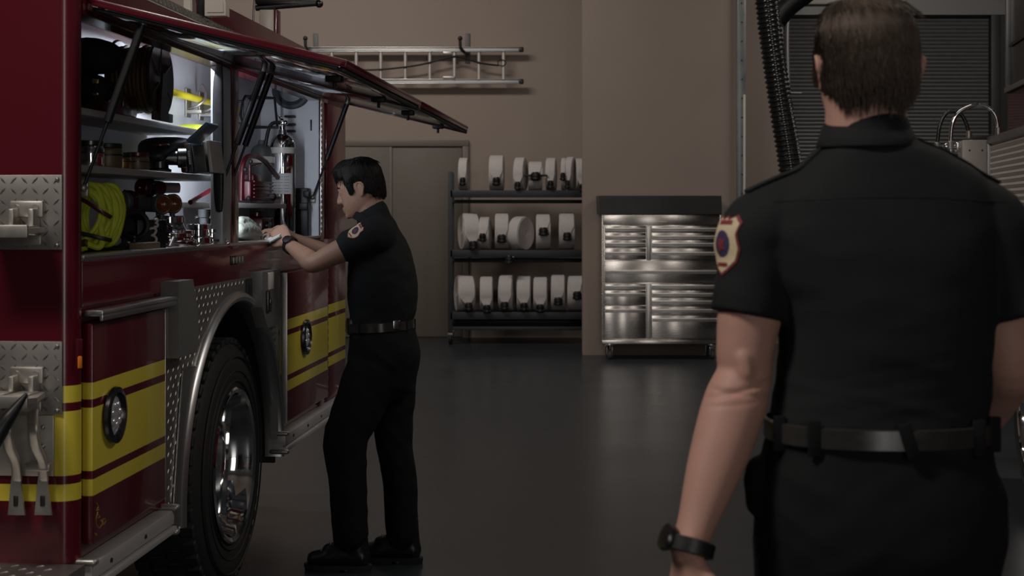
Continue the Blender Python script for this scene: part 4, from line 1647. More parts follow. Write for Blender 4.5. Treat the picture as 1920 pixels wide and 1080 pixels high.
    for k in range(9):
        p = P(1868, 340).lerp(P(1715, 262), k / 8)
        hit = bv.ray_cast(p + Z * 0.2, -Z)
        if hit[0]:
            pts.append(hit[0] + Z * 0.002)
    loft(ep, pts, [(0.021, 0.003)] * len(pts), ref=Z, sub=2, seg=12, power=5)
    ep.build('epaulette', M_cloth, so)
    # collar: stand and fold
    cc = P(1626, 260)
    cn = (Z + f * 0.42).normalized()
    co_ = MB()
    vs, fs = [], []
    n_ = 48
    prof = [(0.0685, 0.026), (0.0710, 0.0275), (0.0750, 0.020), (0.0815, 0.002), (0.0880, -0.014), (0.0860, -0.017), (0.0770, -0.004), (0.0690, 0.002)]
    for k in range(n_ + 1):
        a = -PI / 2 + (k / n_ - 0.5) * 2 * PI * 0.90
        for (r, z) in prof:
            vs.append(cc + rt * r * 0.985 * math.cos(a) + f * r * 0.95 * math.sin(a) + cn * z)
    q = len(prof)
    for k in range(n_):
        for j in range(q):
            j2 = (j + 1) % q
            fs.append((k * q + j, (k + 1) * q + j, (k + 1) * q + j2, k * q + j2))
    co_.add(vs, fs)
    co_.build('collar', M_cloth, root, 60)
    # patch
    patch(root, bv, P(1358, 458, 2.385), Vector((-0.96, -0.28, 0.06)), Z, 1.05)

    # trousers
    m = MB()
    rows = [(812, 1440, 1850, .130), (840, 1434, 1855, .135), (900, 1414, 1874, .150), (960, 1412, 1880, .160), (1030, 1414, 1876, .158), (1090, 1424, 1868, .145)]
    pts, rr = [], []
    for (y, a, b_, d) in rows:
        pts.append(P((a + b_) / 2, y))
        rr.append(((b_ - a) / 2 * k0 * 0.985, d))
    loft(m, pts[::-1], rr[::-1], ref=f, sub=5, seg=40, power=2.3)
    for (a, b_, c) in ((hipL, knL, anL), (hipR, knR, anR)):
        loft(m, [a, a.lerp(b_, 0.5), b_, b_.lerp(c, 0.4), c - Z * 0.06], [(0.104, 0.12), (0.10, 0.105), 0.092, 0.084, 0.082], ref=f, sub=5, seg=28)
    # thigh pocket bulge
    loft(m, [P(1424, 880), P(1418, 945)], [(0.022, 0.04), (0.02, 0.04)], ref=f)
    tm = fuse(m, 'trousers', 0.006, 5)
    displace(tm, wrinkle(19.0, 0.005, 4.5, 12, 0.8))
    link('trousers', tm, M_cloth2, root, 180)
    bc = P(1645, 802)
    belt = band(bc, Z, 0.185, 0.139, rt, 0.035, 0.005, seg=96, power=2.3).build('belt', M_belt, root)
    for px in (1448, 1500, 1660, 1795, 1838):
        k = MB()
        x = (px - 1645) * k0
        yy = -0.146 * (max(0, 1 - abs(x / 0.19) ** 2.3)) ** (1 / 2.3)
        k.box(bc + Vector((x, yy, 0)), (0.02, 0.010, 0.058), Matrix.Rotation(-0.30, 4, 'Y') if px == 1660 else None, 0.002)
        k.build('belt_loop', M_cloth2, belt)
    # watch
    d = (wrL - elL).normalized()
    wc = elL.lerp(wrL, 0.985)
    wo = band(wc, (d * 0.75 - Z * 0.25).normalized(), 0.036, 0.039, rt, 0.025, 0.005, seg=40).build('wristwatch', M_black, root)
    k = MB()
    nb = Vector((-0.93, -0.3, 0.0))
    nb = (nb - d * nb.dot(d)).normalized()
    Mk = rotM(nb)
    Mk.translation = wc + nb * 0.037
    k.lathe([(0.021, -0.003), (0.023, 0.004), (0.021, 0.010), (0.017, 0.011)], Mk, 28)
    k.build('watch_case', M_gunm, wo)
    for (an, fw) in ((anL, f), (anR, f)):
        shoe(root, Vector((an.x, an.y + 0.06, 0)), fw, 0.31)
    return root


person_at_truck()
person_foreground()
# ------------------------------------------------------------------ equipment in the compartments
def gear(name, label, cat, x, y, z, group=None):
    return thing(name, label, cat, tw(x, y, z), -TA, group)


def solo(mb, name, m, label, cat, x, y, z, group=None, smooth=35):
    o = mb.build(name, m, None, smooth)
    o.location = tw(x, y, z)
    o.rotation_euler = (0, 0, -TA)
    return tag(o, label, cat, group)


# shelves are fixed to the engine -> parts of it
s1 = tp(165, 203, -0.10).z
e1 = tp(371, 243, -0.10).y
s2 = tp(160, 309, -0.07).z
e2 = tp(397, 325, -0.07).y
s3 = tp(500, 383, -0.10).z
e3 = tp(560, 384, -0.10).y
b = MB()
b.bb(-CD, -0.10, 0.02, e1, s1 - 0.022, s1 + 0.0, 0.003)
b.build('shelf', M_shelf, truck)
b = MB()
b.bb(-CD, -0.07, 0.02, e2, s2 - 0.022, s2 + 0.0, 0.003)
b.build('shelf', M_shelf, truck)
b = MB()
b.bb(-CD, -0.10, Y2 - 0.05, e3, s3 - 0.018, s3 + 0.004, 0.003)
b.build('shelf', M_shelf, truck)
# hanging dark flap and slate blue strap at the post
b = MB()
fx = rp(409, 120, Y1 - 0.02)
loft(b, [(fx.x + 0.006, fx.y, rp(404, 116, Y1 - 0.02).z), (fx.x, fx.y, rp(404, 160, Y1 - 0.02).z), (fx.x, fx.y, 1.80), (fx.x + 0.002, fx.y, 1.60), (fx.x + 0.004, fx.y, 1.52)],
     [(0.007, 0.010), (0.009, 0.019), (0.009, 0.020), (0.009, 0.019), (0.006, 0.012)], ref=(1, 0, 0), sub=6, seg=20, power=3)
o = solo(MB().add(b.v, b.f), 'rubber_flap', M_black, 'long black rubber flap hanging beside the bright compartment post', 'flap', 0, 0, 0)

# hose reel on the top shelf (axis across the engine)
M_hosebr = mat('brown_hose', (0.060, 0.032, 0.007, 1), 0.6, var=0.3, scale=20)
M_reel = mat('reel_dark_red', (0.030, 0.005, 0.005, 1), 0.5, var=0.2)
yr = 0.93
RR = 0.138
t = gear('hose_reel', 'dark red hose reel wound with brown hose on the top shelf of the rear compartment', 'hose reel', -0.155, yr, s1)
h_ = 0.068
zr = RR + 0.006
R90 = Matrix.Rotation(PI / 2, 4, 'Y')
for sx in (-1, 1):
    b = MB()
    Mx = Matrix.Translation((sx * h_, 0, zr)) @ R90
    b.lathe([(0.03, -0.004), (RR - 0.006, -0.005 + sx * 0.004), (RR, 0 + sx * 0.006), (RR - 0.006, 0.006 + sx * 0.004), (0.03, 0.004)], Mx, 44)
    for k in range(6):
        a = k * PI / 3
        b.cyl(Mx @ Vector((0.03 * math.cos(a), 0.03 * math.sin(a), sx * 0.005)), Mx @ Vector((RR * .93 * math.cos(a), RR * .93 * math.sin(a), sx * 0.006)), 0.005, seg=8)
    b.build('flange', M_reel, t)
b = MB()
for k in range(9):
    xx = -h_ * 0.86 + k * (1.72 * h_) / 8
    rr_ = 0.108 + 0.004 * math.sin(k * 2.3)
    b.tube([(xx, rr_ * math.cos(a), zr + rr_ * math.sin(a)) for a in [j * 2 * PI / 40 for j in range(40)]], 0.0082, 8, closed=True)
b.cyl((-h_ * 0.9, 0, zr), (h_ * 0.9, 0, zr), 0.10, seg=36)
b.build('wound_hose', M_hosebr, t)
for sx in (-1, 1):
    b = MB()
    b.bb(sx * (h_ + 0.012) - 0.006, sx * (h_ + 0.012) + 0.006, -0.10, 0.10, 0.0, 0.03, 0.002)
    b.prism([(-0.05, 0.0), (0.05, 0.0), (0.015, zr + 0.02), (-0.015, zr + 0.02)], Matrix(((0, 0, 1, sx * (h_ + 0.016) - 0.004), (1, 0, 0, 0), (0, 1, 0, 0.0), (0, 0, 0, 1))), 0.008)
    b.build('stand_bracket', M_reel, t)
# dark canvas roll strapped under the head of the bay
pq = tp(196, 80, -0.10)
b = MB()
loft(b, [(-0.16, 0.10, -0.015), (-0.10, 0.0, 0.0), (-0.03, -0.06, -0.01)], [(0.055, 0.05), (0.062, 0.056), (0.055, 0.05)], ref=(0, 0, 1), sub=5, seg=22, power=2.6)
loft(b, [(-0.16, 0.10, -0.105), (-0.09, 0.0, -0.095), (-0.04, -0.05, -0.105)], [(0.04, 0.035), (0.046, 0.04), (0.04, 0.035)], ref=(0, 0, 1), sub=5, seg=20, power=2.6)
o = solo(b, 'canvas_roll', M_cloth2, 'black canvas roll hung at the top left of the rear compartment', 'canvas roll', 0.0, 0.30, 1.985)
b = MB()
b.box((-0.045, -0.075, -0.10), (0.02, 0.02, 0.05), None, 0.004)
b.build('buckle', M_brass, o)
# red case left of the reel
p = tp(200, 190, -0.20)
b = MB()
b.bb(-0.07, 0.07, -0.13, 0.13, 0, 0.075, 0.012)
o = solo(b, 'storage_case', M_dred, 'flat red case on the top shelf left of the hose reel', 'case', -0.19, tp(195, 190, -0.19).y, s1)
b = MB()
b.bb(0.071, 0.076, -0.03, 0.03, 0.03, 0.05, 0.002)
b.build('case_latch', M_gunm, o)
# yellow bar on the bay wall
ya, yb = tp(300, 172, -CD + 0.05).y, tp(404, 196, -CD + 0.05).y
zb = tp(360, 183, -CD + 0.05).z
t = gear('pry_bar', 'bright yellow bar clipped to the bay wall right of the hose reel', 'bar', -CD + 0.05, 0, zb)
b = MB()
b.cyl((0, ya - 0.2, 0), (0, yb + 0.35, 0), 0.015, seg=20, bev=0.004)
b.build('bar', M_yellow, t)
for px in (372, 396):
    yy = tp(px, 188, -CD + 0.05).y
    b = MB()
    b.bb(-0.048, -0.040, yy - 0.03, yy + 0.03, -0.075, 0.045, 0.002)
    b.bb(-0.045, 0.02, yy - 0.025, yy + 0.025, -0.06, -0.045, 0.003)
    b.tube(catmull([(-0.045, yy, -0.04), (0.0, yy - 0.02, -0.03), (0.028, yy, 0.0), (0.02, yy + 0.03, 0.04), (0.0, yy + 0.05, 0.065)], 4), 0.0055, 8)
    b.build('clip', M_cast, t)
# lime bag and slate case leaning at the end of the shelf
b = MB()
pz = tp(362, 244, -0.22).z
loft(b, [(0, -0.10, 0.014), (0, 0, 0.02), (0, 0.10, 0.014)], [(0.045, 0.012), (0.055, 0.018), (0.04, 0.012)], ref=(0, 0, 1), power=3)
solo(b, 'folded_bag', M_lime, 'lime green folded bag lying at the end of the top shelf', 'bag', -0.22, tp(366, 240, -0.22).y - 0.04, s1 + 0.002)
# leaning equipment cases behind the middle shelf
M_case = mat('dark_case', (0.028, 0.028, 0.029, 1), 0.45, var=0.2)
M_case2 = mat('grey_case', (0.075, 0.073, 0.07, 1), 0.45, var=0.2)
M_case3 = mat('oxblood_case', (0.07, 0.008, 0.010, 1), 0.4, var=0.2)
cases = [(333, 347, 268, M_case3, 'oxblood red upright case, first of four on the right of the middle shelf'),
         (347, 358, 268, M_case, 'black upright case with pale lettering beside the oxblood red case'),
         (358, 383, 266, M_case2, 'grey upright case standing right of the black lettered case'),
         (386, 394, 262, M_white, 'white upright panel standing at the right end of the middle shelf')]
yk = 1.22
for i, (pa_, pb_, pyt, mm, lab) in enumerate(cases):
    xa, xb = rp(pa_, 300, yk).x, rp(pb_, 300, yk).x
    zt_ = rp(pa_, pyt, yk).z
    w = xb - xa - 0.002
    xx = (xa + xb) / 2
    hgt = zt_ - s2 - 0.004
    b = MB()
    Rt = Matrix.Rotation(math.radians(-7), 4, 'Y')
    b.box((0, 0.08, 0), (w, 0.16, hgt), None, min(0.006, w * .3))
    b.v = [Rt @ (v + Vector((0, 0, hgt / 2))) + Vector((0.012, 0, 0.004)) for v in b.v]
    o = solo(b, 'equipment_case', mm, lab, 'case', xx, yk, s2)
    if mm is M_case:
        b = MB()
        for k in range(8):
            b.box((0.0, -0.0004, hgt * 0.30 + k * hgt * 0.06), (0.006, 0.0016, hgt * 0.03))
        b.v = [Rt @ v + Vector((0.012, 0, 0.004)) for v in b.v]
        b.build('case_lettering', M_cream, o)
    elif mm is M_case2:
        b = MB()
        b.box((0.0, -0.004, hgt * 0.93), (w * 0.8, 0.010, 0.012), None, 0.002)
        b.v = [Rt @ v + Vector((0.012, 0, 0.004)) for v in b.v]
        b.build('case_handle', M_navy, o)
# slate blue folder slanting over the cases
b = MB()
b.box((0, 0, 0), (0.10, 0.14, 0.014), Matrix.Rotation(math.radians(-42), 4, 'Y'), 0.004)
pp = rp(380, 250, 1.15)
solo(b, 'slate_folder', M_navy, 'slate blue folder slanting above the upright cases', 'folder', pp.x, pp.y, pp.z)
b = MB()
pp = tp(322, 262, -0.16)
loft(b, [(0, -0.2, -0.04), (0, -0.1, 0.0), (0, 0.06, 0.012), (0, 0.19, -0.005)], [(0.05, 0.02), (0.08, 0.03), (0.08, 0.026), (0.05, 0.015)], ref=(0, 0, 1), power=3)
solo(b, 'tool_bag', M_black, 'black padded bag hung under the top shelf', 'bag', -0.17, pp.y, s1 - 0.075)

# middle shelf: canisters, couplings
def can(px, r, h, mm, name, label, cat, x=-0.15, band_=None, z=None):
    y = tp(px, 300, x).y
    b = MB()
    b.lathe([(r * 0.96, 0), (r, 0.006), (r, h - 0.008), (r * 0.94, h - 0.002), (r * 0.9, h)], None, 30)
    o = solo(b, name, mm, label, cat, x, y, s2 if z is None else z)
    if band_:
        b = MB()
        b.lathe([(r, h * 0.62), (r + 0.002, h * 0.63), (r + 0.002, h * 0.70), (r, h * 0.71)], None, 30, cap=False)
        b.lathe([(r * 0.92, h), (r * 0.98, h + 0.003), (r * 0.98, h + 0.014), (r * 0.9, h + 0.016)], None, 30)
        b.build('lid', band_, o)
    return o


can(170, 0.040, 0.062, M_chrome, 'chrome_canister', 'short chrome canister at the left end of the middle shelf', 'canister', -0.11, M_gunm)
M_tan = mat('tan_can', (0.16, 0.115, 0.075, 1), 0.45, 0.3, var=0.2)
can(203, 0.044, 0.062, M_tan, 'tan_canister', 'tan can with dark lid beside the chrome canister', 'canister', -0.12, M_black)
can(228, 0.032, 0.040, M_brass, 'brass_coupling', 'small dull brass coupling between the tan can and dark fittings', 'coupling', -0.14, M_gunm)
can(258, 0.040, 0.05, M_tan, 'brown_canister', 'small brown can in front of the black fitting on the middle shelf', 'canister', -0.16, M_dred)


def valve(px, x, z, name, label, r=0.035, body=M_gunm, wheel_=M_dred, yaw=0.0, s=1.0):
    y = tp(px, 300, x).y
    t = gear(name, label, 'valve', x, y, z)
    b = MB()
    b.lathe([(r * 1.15, 0), (r * 1.2, 0.012), (r * 0.9, 0.018), (r * 0.85, 0.05), (r * 1.0, 0.055), (r * 1.0, 0.07), (r * .7, 0.075)], None, 28)
    Mh = Matrix.Translation((0, 0, 0.055)) @ Matrix.Rotation(yaw, 4, 'Z') @ Matrix.Rotation(PI / 2, 4, 'Y')
    b.lathe([(r * .75, 0), (r * .78, 0.06), (r * 1.05, 0.064), (r * 1.05, 0.092), (r * 0.72, 0.094), (r * 0.66, 0.07)], Mh, 28)
    b.build('valve_body', body, t)
    b = MB()
    b.cyl((0, 0, 0.07), (0, 0, 0.10), 0.006, seg=10)
    b.tube([(0.03 * math.cos(a), 0.03 * math.sin(a), 0.10) for a in [k * 2 * PI / 24 for k in range(24)]], 0.0055, 8, closed=True)
    for k in range(4):
        a = k * PI / 2
        b.cyl((0, 0, 0.10), (0.03 * math.cos(a), 0.03 * math.sin(a), 0.10), 0.004, seg=6)
    b.build('hand_wheel', wheel_, t)
    return t


valve(300, -0.15, s2, 'gate_valve', 'dark gate valve with round outlet in the middle of the middle shelf', 0.034, M_gunm, M_dred, 0.3)
valve(283, -0.2, s2, 'relief_valve', 'black valve standing behind the gate valve on the middle shelf', 0.028, M_black, M_black, 1.4)

# compartment floor: lime hose coil
x0 = -0.12
yc_ = tp(158, 400, x0).y + 0.05
t = gear('hose_coil', 'bundled coil of lime yellow hose at the rear end of the compartment floor', 'hose', x0, yc_, ZC)
rnd = random.Random(4)
b = MB()
for k in range(17):
    R_ = 0.066 + rnd.uniform(-0.008, 0.008)
    ph = rnd.uniform(0, 6)
    off = -0.055 + k * 0.0075
    pts = []
    for j in range(40):
        a = j * 2 * PI / 40
        pts.append((0.005 + (R_ * 0.90 + 0.006 * math.sin(2 * a + ph)) * math.cos(a) + off * 0.25, off + 0.010 * math.sin(a + ph), 0.118 + (R_ * 1.28 + 0.004 * math.sin(3 * a + ph)) * math.sin(a)))
    b.tube(pts, 0.0080, 10, closed=True)
b.build('hose', M_lime, t)
b = MB()
b.tube(catmull([(-0.04, -0.07, 0.05), (0.02, -0.078, 0.03), (0.055, -0.075, 0.02), (0.06, -0.06, 0.045), (0.05, -0.05, 0.09)], 6), 0.0095, 10)
b.tube(catmull([(-0.05, -0.075, 0.02), (-0.01, -0.085, 0.012), (0.02, -0.085, 0.02)], 6), 0.0095, 10)
b.build('hose_end', M_lime, t)
b = MB()
b.cyl((-0.03, -0.088, 0.024), (0.025, -0.088, 0.034), 0.012, seg=16, bev=0.003)
b.build('hose_coupling', M_brass, t)
for (zz, dz, mm, nm) in ((0.165, -0.055, M_dred, 'red_strap'), (0.062, -0.022, M_black, 'black_strap')):
    b = MB()
    loft(b, [(-0.075, -0.072, zz + 0.012), (0.0, -0.080, zz), (0.055, -0.076, zz + dz * 0.6), (0.085, -0.055, zz + dz)], [(0.0065, 0.0025)] * 4, ref=(0, -1, 0), sub=5, seg=12, power=4)
    b.build(nm, mm, t)

# black wye nozzle with round mouth
def mouth(px, py, x, r, L_, mm, name, label, cat, yaw=0.0, rim=None, ring=None):
    p = tp(px, py, x)
    t = gear(name, label, cat, x, p.y, ZC)
    h = p.z - ZC
    b = MB()
    Mx = Matrix.Translation((0, 0, h)) @ Matrix.Rotation(yaw, 4, 'Z') @ Matrix.Rotation(PI / 2, 4, 'X')
    b.lathe([(r * 0.80, -L_), (r * 0.85, -L_ * 0.3), (r * 0.95, -0.012), (r * 1.06, -0.008), (r * 1.08, 0.010), (r * 0.98, 0.014), (r * 0.80, 0.012), (r * 0.72, -0.03), (r * 0.5, -0.05), (0.001, -0.05)], Mx, 36)
    if h > r * 1.1:
        b.lathe([(r * 0.7, 0.001), (r * 0.66, 0.01), (r * 0.30, 0.02), (r * 0.3, h - r * 0.75)], None, 24)
    b.build('fitting_body', mm, t)
    if rim:
        b = MB()
        b.lathe([(0.001, 0.009), (r * 0.25, 0.012), (r * 0.35, 0.004), (r * 0.7, 0.006), (r * 0.9, 0.016), (r * 0.96, 0.012)], Mx, 36)
        o = b.build('cap', rim, t)
        b = MB()
        b.ball(Mx @ Vector((0, 0, 0.014)), r * 0.2, 12, 8)
        b.build('cap_stud', M_chrome, o)
    if ring:
        b = MB()
        b.lathe([(r * 1.0, -0.03), (r * 1.18, -0.03), (r * 1.18, -0.012), (r * 1.0, -0.012)], Mx, 36, cap=False)
        for k in range(4):
            a = k * PI / 2 + 0.4
            b.ball(Mx @ Vector((r * 1.2 * math.cos(a), r * 1.2 * math.sin(a), -0.02)), r * 0.15, 10, 8)
        b.build('swivel_ring', ring, t)
    return t


mouth(252, 422, -0.10, 0.047, 0.10, M_black, 'suction_fitting', 'black suction fitting with wide round mouth right of the lime hose', 'fitting', 0.75, None, M_dred)
mouth(233, 378, -0.22, 0.034, 0.09, M_grey, 'grey_fitting', 'grey capped fitting behind the black suction fitting', 'fitting', -0.4, M_grey, M_dred)
mouth(268, 352, -0.2, 0.030, 0.09, M_dred, 'red_valve', 'red metal valve above the black suction fitting', 'valve', -0.5, M_dred, M_gunm)
mouth(303, 383, -0.09, 0.033, 0.10, M_grey, 'capped_outlet', 'left of the two round brass capped outlets', 'outlet', 0.95, M_brass)
mouth(323, 382, -0.09, 0.033, 0.10, M_grey, 'capped_outlet', 'right of the two round brass capped outlets', 'outlet', 0.95, M_brass)
mouth(296, 352, -0.2, 0.024, 0.08, M_cast, 'cast_spout', 'small pale spout above the brass capped outlets', 'spout', -0.9)
# dark number plates
p = tp(284, 436, -0.06)
b = MB()
b.box((0, 0, 0.05), (0.01, 0.10, 0.10), Matrix.Rotation(-0.9, 4, 'Z'), 0.004)
o = solo(b, 'number_tag', M_black, 'black tag bearing a white numeral 3', 'tag', -0.06, p.y, ZC)
b = MB()
c3 = [(-0.012, 0.024), (0.006, 0.027), (0.014, 0.018), (0.006, 0.005), (-0.002, 0.003), (0.008, 0.0), (0.015, -0.011), (0.006, -0.024), (-0.013, -0.021)]
Rz = Matrix.Rotation(-0.9 + PI / 2, 4, 'Z')
for (oz, k) in ((0.045, 1.0), (0.088, 0.5)):
    pts = [Rz @ Vector((u * k + (0.012 if k < 1 else 0.0), -0.0065, w * k + oz)) for u, w in c3]
    b.tube(catmull(pts, 4), 0.0042, 6)
b.build('numeral', M_white, o)
# wooden block
b = MB()
b.box((0, 0, 0.013), (0.05, 0.16, 0.026), None, 0.003)
p = tp(272, 458, -0.04)
solo(b, 'wooden_block', mat('pale_wood', (0.20, 0.14, 0.085, 1), 0.6, var=0.25, scale=10, stretch=(1, 8, 1)), 'short pale wooden block at the front edge of the compartment floor', 'block', -0.04, p.y, ZC + 0.001)


def adapter(px, x, prof, name, label, mm=M_chrome, z=ZC):
    y = tp(px, 440, x).y
    b = MB()
    b.lathe(prof, None, 36)
    r0 = max(r for r, _ in prof)
    z0 = [zz for r, zz in prof if r == r0][0]
    for k in range(4):
        a = k * PI / 2 + 0.3
        b.ball((r0 * 1.03 * math.cos(a), r0 * 1.03 * math.sin(a), z0), (0.009, 0.009, 0.008), 10, 8)
    return solo(b, name, mm, label, 'hose adapter', x, y, z)


A1 = [(0.060, 0), (0.064, 0.006), (0.064, 0.020), (0.055, 0.026), (0.055, 0.03), (0.066, 0.036), (0.066, 0.046), (0.056, 0.052), (0.044, 0.072), (0.042, 0.078), (0.047, 0.082), (0.047, 0.10), (0.042, 0.104), (0.036, 0.104), (0.034, 0.03), (0.001, 0.03)]
A2 = [(0.050, 0), (0.054, 0.005), (0.054, 0.028), (0.047, 0.034), (0.038, 0.036), (0.038, 0.058), (0.044, 0.062), (0.044, 0.078), (0.036, 0.08), (0.030, 0.03), (0.001, 0.03)]
A3 = [(0.055, 0), (0.058, 0.006), (0.058, 0.022), (0.052, 0.028), (0.046, 0.030), (0.046, 0.044), (0.05, 0.048), (0.05, 0.06), (0.04, 0.062), (0.036, 0.02), (0.001, 0.02)]
adapter(318, -0.085, [(r * 1.12, z * 1.08) for r, z in A1], 'hose_adapter', 'tall stepped chrome adapter under the brass capped outlets', M_chrome)
adapter(338, -0.055, A3, 'hose_adapter', 'low wide chrome adapter at the front edge, left of the small one', M_chrome)
adapter(372, -0.09, A2, 'hose_adapter', 'small chrome adapter in the middle of the chrome group', M_chrome)
adapter(397, -0.055, A3, 'hose_adapter', 'low chrome adapter nearest the bright post', M_chrome)
adapter(396, -0.17, [(0.05, 0), (0.05, 0.10), (0.054, 0.103), (0.054, 0.135), (0.045, 0.14), (0.001, 0.14)], 'hose_adapter', 'tall chrome cylinder standing behind the low adapters', M_chrome)
b = MB()
b.cyl((0, 0, 0.0), (0, 0.05, 0.035), 0.006, seg=10, bev=0.002)
b.box((0, 0.06, 0.04), (0.02, 0.03, 0.015), None, 0.003)
solo(b, 'spanner', M_cast, 'short bright spanner lying before the stepped chrome adapter', 'spanner', -0.02, tp(318, 460, -0.02).y, ZC + 0.006)
b = MB()
b.box((0, 0, 0.03), (0.09, 0.12, 0.06), None, 0.006)
o = solo(b, 'parts_box', M_white, 'white box behind the chrome fittings by the post', 'box', -0.245, tp(418, 405, -0.245).y, ZC + 0.06)
b = MB()
b.box((0, 0, -0.03), (0.095, 0.13, 0.06), None, 0.004)
b.build('box_base', M_case, o)
b = MB()
b.cyl((0, -0.13, 0.0), (0, 0.14, 0.05), 0.010, seg=12, bev=0.003)
solo(b, 'red_bar', M_dred, 'thin red bar lying across the chrome fittings', 'bar', -0.16, tp(375, 382, -0.16).y, tp(375, 380, -0.16).z)

# ------------------------------------------------ front compartment
# round lamp / speaker on the far wall
yw = Y3 - 0.006
pc = rp(548, 168, yw)
t = gear('round_siren_speaker', 'round grey speaker on the far wall of the front compartment', 'speaker', pc.x, yw, pc.z)
Mx = Matrix.Rotation(PI / 2, 4, 'X')
b = MB()
b.lathe([(0.098, 0.0), (0.100, 0.02), (0.094, 0.034), (0.082, 0.038), (0.066, 0.028), (0.062, 0.022)], Mx, 48)
b.build('housing', M_spk, t) if 'M_spk' in globals() else b.build('housing', mat('speaker_grey', (0.085, 0.095, 0.11, 1), 0.5, var=0.1), t)
b = MB()
b.lathe([(0.062, 0.022), (0.055, 0.024), (0.030, 0.034), (0.001, 0.038)], Mx, 40)
b.build('cone', mat('speaker_cone', (0.22, 0.24, 0.26, 1), 0.45, 0.2, var=0.2), t)
# black hooks on the far wall and bracket frame
for py, nm in ((219, 'uppermost'), (234, 'middle'), (246, 'lowest')):
    b = MB()
    q = rp(545, py, yw)
    b.box((0, -0.014, 0), (0.055, 0.03, 0.012), None, 0.004)
    solo(b, 'wall_peg', M_black, nm + ' of three short black pegs below the round speaker', 'peg', q.x, yw, q.z, 'pegs on the far compartment wall')
q = rp(584, 235, yw)
b = MB()
b.box((0, -0.006, 0), (0.008, 0.012, 0.055), None, 0.002)
solo(b, 'wall_latch', M_black, 'narrow upright black latch on the far wall right of the pegs', 'latch', q.x, yw, q.z)
b = MB()
fr = [(455, 200), (460, 181), (510, 180)]
xx = -0.17
pts = [tp(455, 232, xx), tp(455, 190, xx), tp(460, 180, xx), tp(515, 184, xx)]
b.tube(pts, 0.006, 8)
b.tube([tp(455, 230, xx), tp(470, 238, xx), tp(520, 239, xx)], 0.007, 8)
b.tube([tp(455, 190, xx), tp(450, 215, xx), tp(458, 238, xx)], 0.005, 8)
b.tube([tp(515, 184, xx), tp(520, 239, xx)], 0.006, 8)
for q_ in ((455, 190), (455, 232), (515, 184), (520, 239)):
    q = tp(q_[0], q_[1], xx)
    b.cyl(q, Vector((-CD, q.y, q.z)), 0.006, seg=8)
solo(b, 'bottle_rack', M_black, 'thin black wire rack holding the chrome extinguisher', 'rack', 0, 0, 0)


def bottle(px, x, r, h, name, label, mm, lab_m, nozzle=True, band_=True):
    y = tp(px, 330, x).y
    t = gear(name, label, 'extinguisher' if nozzle else 'cylinder', x, y, ZC)
    b = MB()
    b.lathe([(r * 0.9, 0), (r, 0.012), (r, h - r * 0.9), (r * 0.92, h - r * 0.5), (r * 0.7, h - r * 0.2), (r * 0.35, h), (r * 0.3, h + 0.02)], None, 44)
    b.build('tank', mm, t)
    if band_:
        b = MB()
        b.lathe([(r, h - r - 0.035), (r + 0.0015, h - r - 0.034), (r + 0.0015, h - r - 0.006), (r, h - r - 0.005)], None, 44, cap=False)
        b.build('white_band', M_white, t)
    if nozzle:
        b = MB()
        vs, fs = [], []
        for k in range(13):
            a = -PI * 0.78 + k * (PI * 0.62) / 12
            for z in (h * 0.42, h * 0.62):
                vs.append(((r + 0.0015) * math.cos(a), (r + 0.0015) * math.sin(a), z))
        for k in range(12):
            fs.append((2 * k, 2 * k + 2, 2 * k + 3, 2 * k + 1))
        b.add(vs, fs)
        o = b.build('label_sheet', M_paper, t, clean=False)
        b = MB()
        for k in range(6):
            a0 = -PI * 0.74 + 0.1
            for j in range(3):
                a = a0 + j * 0.5
                pts = [((r + 0.0022) * math.cos(a + u * 0.4), (r + 0.0022) * math.sin(a + u * 0.4), h * (0.445 + k * 0.028)) for u in (0, 0.33, 0.66, 1)]
                b.tube(pts, 0.0011, 4)
        b.build('label_lines', M_gunm, o)
        b = MB()
        b.cyl((0, 0, h + 0.015), (0, 0, h + 0.05), 0.014, seg=16, bev=0.002)
        b.box((0, -0.004, h + 0.055), (0.026, 0.05, 0.02), None, 0.005)
        b.box((0, -0.03, h + 0.075), (0.016, 0.085, 0.006), Matrix.Rotation(-0.25, 4, 'X'), 0.002)
        b.box((0, -0.03, h + 0.045), (0.014, 0.07, 0.005), Matrix.Rotation(0.15, 4, 'X'), 0.002)
        b.ball((0.014, 0, h + 0.055), 0.012)
        b.build('valve_head', M_chrome, t)
        b = MB()
        b.tube(catmull([(0, -0.02, h + 0.055), (-0.05, -0.04, h + 0.04), (-0.075, -0.045, h - 0.08), (-0.078, -0.04, h * 0.5), (-0.07, -0.04, h * 0.18)], 6), 0.009, 10)
        b.build('hose', M_black, t)
    return t


bottle(530, -0.13, 0.060, 0.50, 'fire_extinguisher', 'tall chrome extinguisher with white band and label in the front compartment', M_chrome, M_paper)
bottle(491, -0.225, 0.055, 0.45, 'grey_cylinder', 'dark grey cylinder with white band behind the chrome extinguisher', M_grey, M_paper, nozzle=False)
# black bracket block right of the extinguisher
b = MB()
b.box((0, 0, 0.0), (0.062, 0.07, 0.24), None, 0.006)
b.box((0.012, -0.05, 0.03), (0.05, 0.05, 0.035), None, 0.005)
b.box((0.03, -0.05, 0.09), (0.03, 0.05, 0.03), None, 0.005)
pp = rp(567, 392, Y3 - 0.08)
solo(b, 'battery_block', M_black, 'tall black block standing right of the chrome extinguisher', 'block', pp.x, Y3 - 0.06, ZC + 0.122)

# red rescue tool on the small shelf
xt = -0.14
t = gear('power_pump', 'dark red motor pump with curved carrying handle on the small shelf', 'pump', 0, 0, 0)
q0 = tp(450, 375, xt)


def TT(px, py, x=xt):
    return tp(px, py, x)


